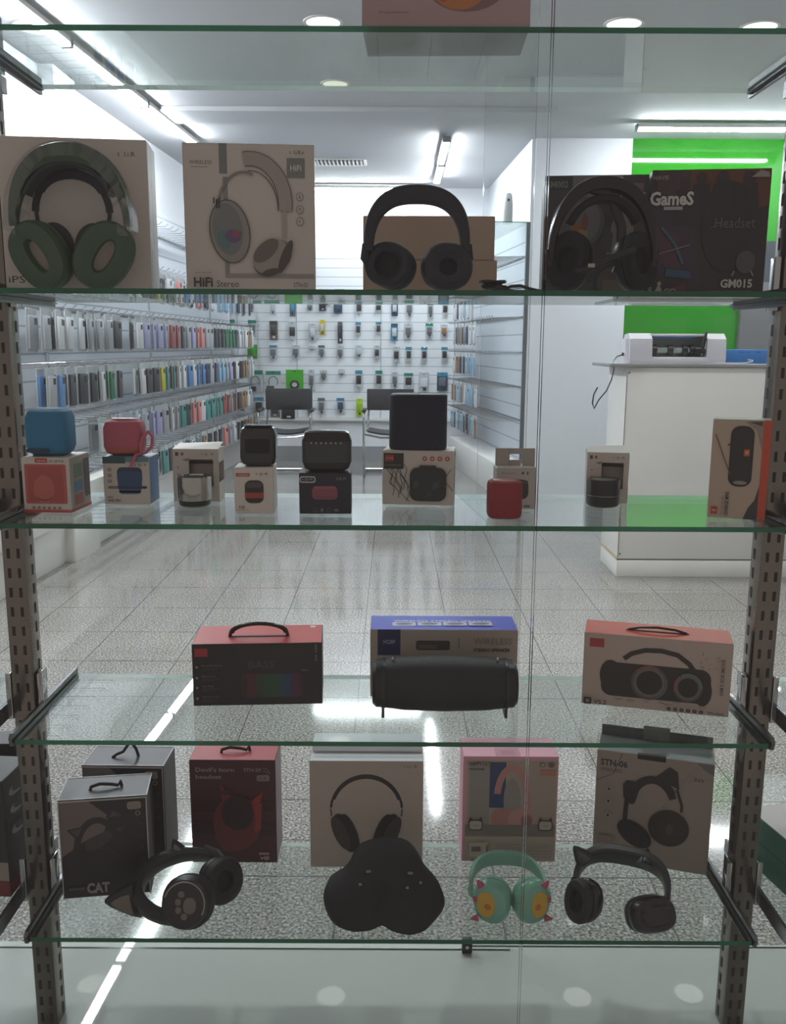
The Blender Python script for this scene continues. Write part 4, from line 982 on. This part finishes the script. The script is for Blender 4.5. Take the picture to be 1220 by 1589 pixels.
def xred(e, w, d, h):
    b = MB(); m = mat('handle_dark', '#2e2a28', .25, .6)
    pts = [(-.052, -.012, h), (-.05, -.012, h + .008)] + [(.05 * math.cos(R(t)), -.012, h + .008 + .016 * math.sin(R(t))) for t in range(165, 14, -15)] + [(.05, -.012, h + .008), (.052, -.012, h)]
    b.tube(m, pts, .0032, 8); b.tube(m, [(q[0] * .93, q[1] + .004, q[2] - .003) for q in pts[1:-1]], .002, 6); b.build('handle', e)
    b = MB(); b.box(SLOT, (0, -.012, h + .0006), (.104, .006, .0008)); b.build('handle_slot', e)
carton('speaker_box', 'black box with red lid, dark handle and rainbow speaker print', -.352, 1.511, .717, .228, .105, .1145, 3.5, '#1d1a1b', {'T': '#c23a33', 'R': '#2a2526'}, fred, tred, extra=xred, group='portable speaker boxes')
def fblue(F):
    F.rect(.05, .62, .205, 1.0, '#171f52'); F.text('HQBF', .09, .78, .17, .85, '#8f93b0', .02); F.rect(.31, .70, .54, .84, '#3a3231', .004); F.rect(.33, .72, .45, .78, '#5a5250')
    F.line([(.60, .72), (.60, .88)], .0012, '#4b443f'); F.text('WIRELESS', .70, .79, .96, .88, '#7b7069'); F.text('STEREO SPEAKER', .70, .68, .95, .73, '#3a332f', .03)
def tblue(F):
    F.text('WIRELESS STEREO SPEAKER', .16, .55, .84, .66, '#c9cbe0', .02)
    for u in (.15, .325, .50, .675): F.rect(u, .25, u + .16, .50, '#b9bac8', .003); F.ell(u + .08, .38, .06, .07, '#3c3c44', 3)
carton('speaker_box', 'white box with bright blue lid behind the black barrel speaker', -.040, 1.560, .717, .267, .085, .128, 0, '#a3968c', {'T': '#2f43c4', 'R': '#d5d2cf', 'L': '#d5d2cf'}, fblue, tblue, group='portable speaker boxes')
e = empty('barrel_speaker', (.0905, 1.482, .7175), 0, 'long black barrel speaker on small feet before the blue box', 'speaker')
BB = mat('barrel_black', '#12141c', .55, 0, .15, 100, .2, 600)
XR = Matrix(((0, 0, 1, 0), (0, 1, 0, 0), (-1, 0, 0, .057), (0, 0, 0, 1)))
b = MB(); b.loft(BB, [(.0405, .0405, -.106, 2.3), (.045, .043, -.07, 2.3), (.047, .045, 0, 2.3), (.045, .043, .07, 2.3), (.0405, .0405, .106, 2.3)], X=XR, n=56); b.build('body', e)
for s in (-1, 1):
    b = MB(); b.loft(mat('end_ring', '#2f3136', .3, .3), [(.0425, .0425, s * .103, 2.3), (.0430, .0430, s * .106, 2.3), (.0425, .0425, s * .108, 2.3)], X=XR, n=48); b.build('end_ring', e)
    b = MB(); b.loft(BLKPL, [(.0405, .0405, s * .108, 2.3), (.0400, .040, s * .118, 2.3), (.034, .034, s * .124, 2.3), (.026, .026, s * .1245, 2.3)], X=XR, n=48, mats=[BLKPL, BLKPL, BLKFAB]); b.build('end_cap', e)
    b = MB(); b.box(BLKPL, (s * .106, -.004, .010), (.005, .03, .019), .001); b.build('foot', e)
    b = MB(); b.box(CHROME, (s * .090, -.006, .1035), (.004, .008, .005), .001); b.build('strap_lug', e)
def fboom(F):
    F.rect(.04, .81, .14, .93, '#a3332c')
    F.rect(.13, .15, .87, .62, '#2b2322', .018); F.ell(.2, .42, .08, .23, '#2b2322', 8); F.ell(.82, .32, .06, .2, '#241d1c', 0)
    F.line([(.28, .68), (.33, .76), (.42, .82), (.53, .83), (.64, .79), (.72, .68), (.77, .55)], .0085, '#2b2322')
    F.ell(.46, .38, .125, .24, '#564b48'); F.ell(.46, .38, .108, .205, '#6d6260'); F.ell(.46, .38, .088, .165, '#1e1817')
    F.ell(.72, .36, .098, .20, '#564b48'); F.ell(.72, .36, .084, .17, '#6d6260'); F.ell(.72, .36, .068, .135, '#1e1817')
    F.arc(.46, .38, .116, .225, 60, 140, .003, '#8f4a3c'); F.arc(.46, .38, .116, .225, -60, 20, .003, '#4a6a6a'); F.arc(.72, .36, .09, .185, 0, 120, .003, '#5a7a70'); F.arc(.72, .36, .09, .185, 130, 200, .003, '#8f4a3c')
    rg = random.Random(4)
    for k in range(12):
        u, v = rg.uniform(.78, .92), rg.uniform(.62, .85); F.line([(u, v), (u + rg.uniform(-.02, .02), v + rg.uniform(-.04, .04))], .0008, '#5a504a')
    for k in range(10):
        u = rg.uniform(.2, .8); F.line([(u, rg.uniform(.1, .16)), (u + .05, rg.uniform(.1, .16))], .0008, '#5a504a')
    F.rect(.015, .02, .07, .115, '#1f1a19', .002); F.rect(.03, .045, .055, .09, '#8d827a'); F.text('V5.2', .085, .035, .175, .095, '#332c29', .02)
    for i in range(6): F.ell(.60 + i * .043, .065, .014, .026, '#2b2423'); F.ell(.60 + i * .043, .065, .005, .01, '#8d827a')
    F.text('Wireless', .855, .05, .965, .085, '#332c29', .02)
    F.text('BOOMS BOX 2 MINI', .925, .32, .95, .80, '#4a423d', .02, rot=-90)
    F.rect(.80, .84, .803, .88, '#332c29')
def xboom(e, w, d, h):
    b = MB(); m = mat('handle_dark', '#2e2a28', .25, .6)
    b.tube(m, [(-.05, -.005, h + .001), (-.03, -.005, h + .006), (0, -.005, h + .008), (.03, -.005, h + .006), (.05, -.005, h + .001)], .0022, 8); b.build('handle', e)
    b = MB(); b.box(SLOT, (0, -.005, h + .0006), (.108, .005, .0008)); b.build('handle_slot', e)
carton('speaker_box', 'white box with orange red lid and two ring boombox print', .341, 1.535, .717, .250, .080, .133, -14.5, '#b5a298', {'T': '#c8492f', 'L': '#4a403c', 'R': '#3f3733'}, fboom, extra=xboom, group='portable speaker boxes')

# ---------------- S5
def rope(e, w, d, h, up=True, k=1.0):
    b = MB(); m = mat('black_cord', '#141314', .8, 0, .2, 300, .4, 900)
    if up: P = [(-.03, -.01, h), (-.022, -.008, h + .006), (-.01, -.004, h + .010), (-.002, 0, h + .022), (.004, 0, h + .030), (.008, 0, h + .024), (.014, 0, h + .014), (.018, 0, h)]
    else: P = [(-.026, -.012, h), (-.025, -.010, h + .006), (-.01, -.006, h + .009), (.01, -.006, h + .007), (.022, -.006, h + .004), (.026, -.002, h + .010), (.027, 0, h)]
    b.tube(m, P, .003, 8); b.build('cord_handle', e)
def fcat(F):
    F.rect(0, 0, 1, 1, '#151213'); F.poly([(0, 1), (.30, 1), (.55, .82), (.50, .66), (.28, .58), (0, .42)], '#6a5c57'); F.poly([(.28, .58), (.55, .68), (.75, .70), (.45, .50), (.27, .47)], '#352f2e')
    F.arc(.42, .46, .24, .32, 25, 175, .012, '#1c1b1d'); F.poly([(.08, .70), (.30, .73), (.24, .60), (.20, .58)], '#1c1b1d'); F.poly([(.11, .69), (.25, .71), (.20, .62)], '#3d4244')
    F.poly([(.52, .80), (.60, .90), (.72, .85), (.74, .76)], '#1c1b1d'); F.poly([(.56, .80), (.61, .87), (.70, .82)], '#3d4244'); F.ell(.25, .40, .07, .12, '#111012')
    F.arc(.45, .2, .25, .3, 30, 120, .0008, '#3a3434')
    F.rect(.77, .87, .93, .95, '#857a72', .005); F.ell(.89, .83, .03, .025, '#857a72'); F.ell(.89, .83, .02, .017, '#1c1b1d')
    for v in (.72, .6, .48, .36): F.ell(.92, v, .022, .02, '#3a3434'); F.ell(.92, v, .015, .014, '#191617')
    F.text('CAT', .27, .045, .53, .155, '#8d8580', .05); F.rect(.07, .09, .25, .115, '#4a4443'); F.text('STH', .78, .07, .87, .115, '#77706c')
SC_ = {'T': '#45444a', 'R': '#1b191b', 'L': '#26242a'}
def edges(m='#a8a6a8'):
    def f(F): F.rect(0, 0, 1, .03, m); F.rect(0, 0, .012, 1, m); F.rect(.988, 0, 1, 1, m); F.rect(0, .97, 1, 1, m)
    return f
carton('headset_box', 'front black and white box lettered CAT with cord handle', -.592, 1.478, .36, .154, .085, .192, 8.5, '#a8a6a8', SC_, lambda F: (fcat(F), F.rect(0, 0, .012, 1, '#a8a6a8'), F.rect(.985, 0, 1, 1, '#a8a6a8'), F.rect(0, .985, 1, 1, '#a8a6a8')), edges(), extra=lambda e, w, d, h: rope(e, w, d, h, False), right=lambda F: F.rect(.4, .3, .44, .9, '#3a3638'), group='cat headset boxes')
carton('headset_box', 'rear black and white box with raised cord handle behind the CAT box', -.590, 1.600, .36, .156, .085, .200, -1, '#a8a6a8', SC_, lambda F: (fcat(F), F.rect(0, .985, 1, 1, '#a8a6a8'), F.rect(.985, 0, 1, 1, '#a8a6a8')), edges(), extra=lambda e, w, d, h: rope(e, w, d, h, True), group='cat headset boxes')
def fdev(F):
    F.text("Devil's horn", .07, .885, .52, .93, '#8d7c78', .02); F.text('headset', .07, .82, .37, .86, '#8d7c78', .02); F.text('STH-29', .63, .89, .83, .925, '#8d7c78', .02)
    F.rect(.78, .80, .93, .86, '#7d6c68', .004); F.text('S·R', .81, .815, .90, .84, '#3a2326'); F.arc(.86, .86, .05, .04, 10, 100, .001, '#8d7c78'); F.arc(.86, .86, .08, .065, 10, 100, .001, '#8d7c78')
    for v in (.6, .57, .54, .51, .4, .37, .34, .31, .28): F.rect(.02, v, .98, v + .012, '#26141a')
    F.ell(.54, .40, .28, .27, '#671a20'); F.poly([(.28, .25), (.38, .12), (.6, .13), (.78, .25), (.8, .45), (.3, .45)], '#651920'); F.ell(.55, .50, .19, .17, '#2a1418'); F.rect(.40, .40, .72, .60, '#2a1418', .01)
    F.poly([(.38, .62), (.36, .78), (.47, .66)], '#7a2226'); F.poly([(.72, .62), (.86, .72), (.80, .56), (.74, .5)], '#8a2328'); F.poly([(.74, .3), (.82, .34), (.84, .6), (.76, .58)], '#8a2328'); F.ell(.42, .7, .05, .03, '#3a181c')
    F.rect(.79, .09, .91, .115, '#b5776f'); F.text('viji', .80, .035, .91, .08, '#a9a09c', .03)
carton('headset_box', "dark red Devil's horn headset box with black cord handle", -.385, 1.597, .36, .164, .085, .213, 0, '#42121a', {'T': '#a8323c', 'R': '#87707a', 'L': '#5a1c24'}, fdev, extra=lambda e, w, d, h: rope(e, w, d, h, False))
def fwh(F):
    F.text('( l.J· R', .83, .935, .945, .965, '#5a504a')
    F.arc(.50, .54, .315, .33, 5, 175, .0045, '#231e1d'); F.arc(.50, .54, .305, .31, 20, 160, .0052, '#231e1d')
    F.line([(.185, .56), (.19, .49)], .0025, '#3a3230'); F.line([(.815, .56), (.81, .49)], .0025, '#3a3230')
    F.ell(.31, .33, .085, .195, '#1c1818', 22); F.ell(.355, .335, .06, .185, '#151112', 20); F.ell(.27, .33, .06, .17, '#383232', 22)
    F.ell(.68, .33, .085, .195, '#1c1818', -22); F.ell(.635, .335, .06, .185, '#151112', -20); F.ell(.725, .33, .06, .17, '#383232', -22)
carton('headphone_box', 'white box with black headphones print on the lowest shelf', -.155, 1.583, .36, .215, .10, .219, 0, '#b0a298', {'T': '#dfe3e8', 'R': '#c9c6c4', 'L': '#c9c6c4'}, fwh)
b = MB(); b.box(cardm('#e4e8ec'), (0, 0, .006), (.212, .06, .012), .002)
tag(b.build('flat_carton', loc=(-.047, 1.65, .5808)), 'flat white carton lying on top of the white headphones box', 'box')
def fpk(F):
    F.rect(.04, .02, .98, .965, '#aa978d', .002); F.rect(.07, .33, .28, .92, '#8f8882'); F.rect(.28, .52, .50, .95, '#273a66'); F.rect(.45, .45, .98, .95, '#a39489')
    F.arc(.52, .60, .16, .30, -60, 170, .013, '#b57f7d'); F.ell(.52, .60, .09, .20, '#8e8680'); F.ell(.42, .42, .12, .10, '#ad7673', 0); F.ell(.62, .42, .14, .10, '#b98582', 20); F.ell(.68, .40, .06, .06, '#8a5a58')
    F.rect(.03, .26, .98, .36, '#77706b'); F.rect(.03, .02, .98, .25, '#a59a8d')
    F.text('HAPPYCAT', .06, .92, .28, .955, '#3a332f', .02); F.rect(.06, .88, .22, .89, '#5a504a'); F.rect(.81, .83, .97, .88, '#b5745e'); F.ell(.83, .93, .03, .022, '#5a504a'); F.ell(.83, .93, .022, .015, '#a39489'); F.ell(.92, .93, .032, .024, '#6b4a3c')
    for u in (.14, .88):
        F.rect(u - .075, .31, u + .075, .41, '#2d2827', .006); F.rect(u - .065, .32, u + .065, .40, '#b0a49a', .005); F.poly([(u - .07, .40), (u - .06, .44), (u - .03, .41)], '#2d2827'); F.poly([(u + .07, .40), (u + .06, .44), (u + .03, .41)], '#2d2827'); F.rect(u - .02, .355, u + .02, .36, '#5a504a')
    F.rect(.08, .06, .27, .2, '#b3a798'); F.rect(.10, .11, .20, .16, '#6b625a'); F.rect(.26, .1, .27, .17, '#2d2827'); F.rect(.29, .1, .295, .2, '#6b625a')
    for v in (.06, .09, .12, .15, .18): F.rect(.36, v, .95, v + .004, '#8a8075')
    for i in range(5): F.rect(.10 + i * .045, .03, .12 + i * .045, .045, '#6b625a')
carton('headphone_box', 'pale pink box with pink headphones print above the mint headphones', .137, 1.605, .36, .182, .085, .219, 0, '#cf96a0', {'T': '#e0a3b4', 'L': '#e0a3b4'}, fpk, top=lambda F: (F.rect(.34, .0, .60, .45, '#c48a97'), F.rect(.4, .1, .54, .3, '#b57a88')))
def fstn(F):
    F.text('STN-06', .035, .865, .27, .925, '#2d2725', .03); F.text('WIRELESS', .035, .815, .225, .845, '#4b423e'); F.poly([(.85, .995), (1, .995), (1, .9), (.92, .94)], '#6b6866')
    F.line([(.0, .72), (.15, .8), (.22, .99)], .0012, '#4b423e'); F.poly([(.50, .42), (.56, .45), (.90, .95), (.84, .95)], '#8f8278')
    F.arc(.50, .50, .20, .29, 30, 170, .014, '#241f20'); F.arc(.5, .58, .19, .22, 30, 150, .013, '#241f20')
    F.poly([(.51, .82), (.63, .93), (.70, .89), (.72, .74)], '#2a2122'); F.poly([(.24, .72), (.27, .76), (.40, .76), (.35, .56), (.25, .60)], '#2a2122')
    F.line([(.28, .6), (.27, .38)], .008, '#241f20'); F.line([(.70, .74), (.75, .6), (.75, .54)], .005, '#241f20')
    F.ell(.36, .28, .17, .10, '#1a1718', -35); F.ell(.65, .38, .175, .165, '#2a2221'); F.ell(.66, .37, .12, .12, '#332927'); F.ell(.66, .37, .03, .05, '#45403a')
    for v in (.66, .55, .42): F.ell(.12, v, .03, .03, '#9b8f86'); F.rect(.11, v - .012, .13, v + .012, '#3a332f')
    F.rect(.045, .17, .175, .235, '#8d5c58', .003); F.rect(.05, .175, .17, .23, '#85786f', .003)
    for i in range(3): F.rect(.84 + i * .03, .84, .855 + i * .03, .86, '#5a504a')
def xstn(e, w, d, h):
    b = MB(); b.box(SLOT, (-.006, -d / 2 + .004, h - .004), (.052, .009, .010), .001); b.build('hand_hole', e)
    b = MB(); m = cardm('#4b5150'); m2 = cardm('#777c7a')
    b.box(m, (0, d / 2 - .0015, h + .010), (w - .004, .0025, .020)); b.build('rear_flap', e, smooth=0)
    b = MB(); b.box(m2, (.0, d / 2 - .003, h + .013), (.05, .0025, .030)); b.build('lid_tongue', e, smooth=0)
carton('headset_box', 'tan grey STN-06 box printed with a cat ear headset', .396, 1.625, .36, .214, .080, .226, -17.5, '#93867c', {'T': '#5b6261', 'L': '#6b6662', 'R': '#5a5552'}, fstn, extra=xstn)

# cat-ear headset lying with paw print
DK = mat('satin_navy_black', '#0f1015', .45, 0, .1)
PAD = mat('soft_pad', '#15151a', .6)
GRY = ink('#6b6259')
e = empty('cat_ear_headset', (-.414, 1.430, .3605), 0, 'black cat ear headset with paw print lying before the CAT box', 'headset', 'headsets on the lowest shelf')
XB = T(.034, .014, .049) @ RZ(6) @ RX(-58)
P = []
for i in range(31):
    t = R(62 + (298 - 62) * i / 30); P.append((.086 * math.cos(t) + .02, .058 * math.sin(t)))
b = MB(); b.band(DK, P, [.026 + .012 * math.sin(PI * i / 30) for i in range(31)], [.014 + .010 * math.sin(PI * i / 30) for i in range(31)], X=XB); b.build('headband', e)
def cat_ear(e, X, s=1.0, m=DK, inner=GRY):
    b = MB(); b.loft(m, [(.024 * s, .013 * s, 0, 2.4), (.021 * s, .0125 * s, .010 * s, 2.4), (.015 * s, .010 * s, .024 * s, 2.2), (.008 * s, .006 * s, .038 * s, 2), (.0025 * s, .0025 * s, .045 * s, 2)], X=X, n=24)
    o = b.build('cat_ear', e)
    b = MB(); b.loft(inner, [(.014 * s, .0035, .004 * s, 2.4, 0, -.0115 * s), (.012 * s, .0035, .014 * s, 2.4, 0, -.0105 * s), (.006 * s, .003, .028 * s, 2, 0, -.0075 * s), (.002 * s, .002, .034 * s, 2, 0, -.006 * s)], X=X, n=16); b.build('ear_inlay', o)
cat_ear(e, T(-.026, -.006, .037) @ RY(-100) @ RX(-8), 1.4)
cat_ear(e, T(.032, .064, .080) @ RY(-22), .7)
XC = T(.066, -.026, .0465) @ RZ(-6) @ RX(68)
ear_cup(e, XC @ RX(180) @ T(0, 0, -.004), .0445, .0445, DK, PAD, .018, hole=.4)
b = MB(); b.loft(BLKPL, [(.040, .040, 0), (.039, .039, .004), (.036, .036, .0045)], X=XC @ T(0, 0, .021), n=44); b.build('outer_disc', e)
b = MB(); b.tube(ink('#9a9188'), [(.0355 * math.cos(R(t)), .0355 * math.sin(R(t)), 0) for t in range(-25, 166, 10)], .0012, 6)
for v in b.bm.verts: v.co = XC @ T(0, 0, .0255) @ v.co
b.build('light_ring', e)
b = MB()
for (x, y, r1, r2) in ((.008, -.004, .0115, .0135), (-.011, -.012, .0055, .006), (-.0125, .001, .0055, .006), (-.008, .0135, .006, .0055), (.000, -.0215, .006, .0055)):
    b.loft(GRY, [(r1, r2, 0, 2.2), (r1 * .9, r2 * .9, .0010, 2.2)], X=XC @ T(x + .002, y + .002, .0256), n=20)
b.build('paw_print', e)
ear_cup(e, T(.108, .040, .0450) @ RZ(48) @ RX(78), .040, .041, DK, PAD, .022, hole=.4)
b = MB(); b.tube(DK, [(.075, .070, .086), (.098, .060, .084), (.115, .05, .072)], .009, 10); b.build('yoke', e)
b = MB(); b.tube(DK, [(.04, -.042, .026), (.06, -.044, .022), (.085, -.030, .022)], .009, 10); b.build('yoke', e)

# soft black headset case
e = empty('soft_case', (-.013, 1.389, .3605), 0, 'soft black headphone case with snap studs before the white box', 'case')
NEO = mat('neoprene', '#121319', .75, 0, .12, 90, .5, 500)
outl = [((px - 597) / 890, (1453 - py) * .00087) for px, py in ((548, 1340), (560, 1327), (585, 1319), (610, 1317), (636, 1323), (652, 1340), (663, 1360), (681, 1380), (690, 1396), (690, 1415), (676, 1434), (660, 1449), (640, 1454), (612, 1448), (595, 1440), (575, 1447), (545, 1449), (522, 1440), (509, 1420), (504, 1398), (510, 1380), (530, 1367), (541, 1355))]
def smooth_loop(P, k=3):
    out = []; n = len(P)
    for i in range(n):
        p0, p1, p2, p3 = P[i - 1], P[i], P[(i + 1) % n], P[(i + 2) % n]
        for j in range(k):
            t = j / k
            out.append(tuple(.5 * ((2 * p1[q]) + (-p0[q] + p2[q]) * t + (2 * p0[q] - 5 * p1[q] + 4 * p2[q] - p3[q]) * t * t + (-p0[q] + 3 * p1[q] - 3 * p2[q] + p3[q]) * t ** 3) for q in (0, 1)))
    return out
O = smooth_loop(outl)
b = MB()
cx, cz = 0, .052
rings = []
NR = 9
for k in range(NR + 1):
    f = 1 - (k / NR)
    ring = []
    for (x, z) in O:
        xx = cx + (x - cx) * f; zz = cz + (z - cz) * f
        bul = .030 * (1 - f ** 2.4) ** .5
        crease = .016 * math.exp(-((xx + .002) / .012) ** 2) * (1 if zz < .060 else math.exp(-((zz - .060) / .02) ** 2))
        crease += .010 * math.exp(-((zz - .066 - .1 * abs(xx)) / .008) ** 2) * (abs(xx) < .08)
        lean = .085 * zz / .118
        ring.append(b.v((xx, -bul + crease * (1 - f) + lean - .005, zz + .001)))
    rings.append(ring)
nO = len(O)
for k in range(NR):
    for i in range(nO):
        j = (i + 1) % nO; b.face([rings[k][i], rings[k][j], rings[k + 1][j], rings[k + 1][i]][::-1], NEO)
b.face(rings[-1][::-1], NEO)
back = [b.v((x * .96, .02 + .085 * z / .118, z * .97 + .002)) for x, z in O]
for i in range(nO):
    j = (i + 1) % nO; b.face([rings[0][i], rings[0][j], back[j], back[i]], NEO)
b.face(back, NEO)
b.build('pouch', e, smooth=60)
for (x, z, r) in ((-.026, .091, .006), (.046, .089, .006), (-.040, .075, .0038), (.041, .071, .0038), (.064, .078, .003)):
    b = MB(); X = T(x, -.0300 + .085 * z / .118, z) @ RX(120)
    b.loft(mat('stud_metal', '#a59a88', .25, 1.0), [(r, r, 0), (r, r, .003), (r * .7, r * .7, .004), (r * .45, r * .45, .0035)], X=X, n=20, mats=[SILVER, SILVER, SLOT]); b.build('snap_stud', e)

# mint kids headphones
MINT = mat('mint_plastic', '#76ab98', .3, 0, .05, coat=.3); MINT2 = mat('mint_pad', '#7fae9c', .55); PK = ink('#b0506a'); YL = ink('#c9a23c')
e = empty('kids_headphones', (.210, 1.437, .3605), 0, 'mint green kids headphones with yellow panels and pink horns', 'headphones', 'headsets on the lowest shelf')
XB = T(0, -.004, .030) @ RX(-80)
b = MB(); b.band(mat('mint_band', '#7fae9c', .5, 0, .05), arch(.134, .108, .020, 30, 2.6), [.018 + .014 * math.sin(PI * i / 30) for i in range(31)], [.007 + .004 * math.sin(PI * i / 30) for i in range(31)], X=XB); b.build('headband', e)
for s in (-1, 1):
    X = T(s * .034, -.018, .0415) @ RZ(s * 24) @ RX(90)
    c = MB(); c.loft(MINT, [(.030, .035, -.010, 2.3), (.033, .039, -.004, 2.3), (.033, .0395, .006, 2.3), (.029, .035, .014, 2.3), (.020, .026, .017, 2.3)], X=X, n=40); o = c.build('ear_cup', e)
    c = MB(); c.loft(YL, [(.016, .024, .0172, 2.3, s * .006, 0), (.015, .023, .0185, 2.3, s * .006, 0)], X=X, n=32); c.build('yellow_panel', o)
    c = MB(); c.loft(ink('#b8703a'), [(.006, .006, .0186, 2, s * .002, -.003), (.004, .004, .021, 2, s * .002, -.003)], X=X, n=16); c.build('orange_spot', o)
    c = MB(); c.loft(MINT2, [(.028, .034, -.020, 2.3), (.031, .037, -.016, 2.3), (.030, .036, -.010, 2.3)], X=X, n=32); c.build('ear_cushion', o)
    for (x, z, t) in ((s * .030, .072, s * 35), (s * .038, .012, s * 100)):
        b = MB(); b.loft(PK, [(.007, .005, 0), (.005, .004, .006), (.001, .001, .014)], X=T(s * .034, -.024, .0) @ T(s * .020 if z > .05 else s * .024, 0, z) @ RY(t), n=14); b.build('pink_horn', e)
    b = MB(); b.loft(PK, [(.005, .007, 0), (.004, .006, .002)], X=T(s * .064, -.022, .046) @ RY(s * 60) @ RX(20), n=16); b.build('pink_cheek', e)
    b = MB(); b.tube(MINT, [(s * .068, .025, .035), (s * .067, .008, .036), (s * .056, -.005, .04)], .006, 10); b.build('yoke', e)

# large black headset right
e = empty('cat_ear_headset', (.393, 1.428, .3605), 0, 'glossy black cat ear headset before the STN-06 box', 'headset', 'headsets on the lowest shelf')
XB = T(.006, -.002, .044) @ RZ(-20) @ RX(-68)
b = MB(); b.band(mat('band_satin', '#1b1c20', .4), arch(.158, .088, .012, 30, 2.8), [.018 + .022 * math.sin(PI * i / 30) for i in range(31)], [.010 + .010 * math.sin(PI * i / 30) for i in range(31)], X=XB); b.build('headband', e)
cat_ear(e, T(-.040, .068, .070) @ RY(-38), .8, BLKPL, ink('#45474c'))
cat_ear(e, T(.062, .046, .074) @ RY(30) @ RX(-50), .75, BLKPL, ink('#45474c'))
ear_cup(e, T(-.060, -.010, .042) @ RZ(-62) @ RX(80), .030, .038, BLKGL, PAD, .026, hole=.5)
X = T(.052, -.034, .033) @ RZ(12) @ RX(62)
ear_cup(e, X @ RX(180) @ T(0, 0, .002), .042, .030, BLKGL, PAD, .026, hole=.4, ex=2.6)
b = MB(); b.loft(BLKGL, [(.033, .022, -.004, 2.6), (.026, .014, .010, 2.6)], X=X @ T(0, 0, .021), n=32); b.build('outer_shell', e)
b = MB(); b.tube(BLKGL, [(.082, -.012, .052), (.084, -.022, .046), (.076, -.030, .042)], .006, 10); b.tube(CHROME, [(.081, -.014, .048), (.080, -.018, .045)], .0066, 10); b.build('yoke', e)
b = MB(); b.tube(BLKGL, [(-.066, .034, .054), (-.076, .012, .052), (-.072, .0, .048)], .006, 10); b.build('yoke', e)

# ---------------- neighbouring bays
def fn1(F):
    F.rect(0, 0, 1, .28, '#6b1d20'); F.rect(.5, .14, 1, .30, '#8f8078'); F.text('CP', .8, .2, .86, .24, '#3a2326')
def rn1(F):
    F.rect(0, 0, 1, .12, '#6b1d20')
    for v in (.85, .7, .52): F.ell(.5, v, .3, .05, '#8f959a'); F.ell(.6, v + .02, .28, .05, '#1d2226')
carton('headset_box', 'dark box with red lower part in the left neighbouring bay', -.93, 1.50, .36, .24, .10, .225, -4, '#1a1819', {'R': '#1d2226'}, fn1, right=rn1)
carton('headset_box', 'second dark box standing farther back in the left neighbouring bay', -.98, 1.615, .36, .26, .06, .235, 0, '#232326', {'T': '#35363a'}, lambda F: F.text('Mi', .9, .8, .96, .86, '#8f959a'))
carton('flat_box', 'green and white box in the right neighbouring bay', .725, 1.49, .36, .22, .14, .105, 12, '#1f6a52', {'T': '#c5c1c0', 'L': '#1f6a52'}, lambda F: F.rect(0, .52, 1, .56, '#14503c'), left=lambda F: F.rect(0, .52, 1, .56, '#14503c'))
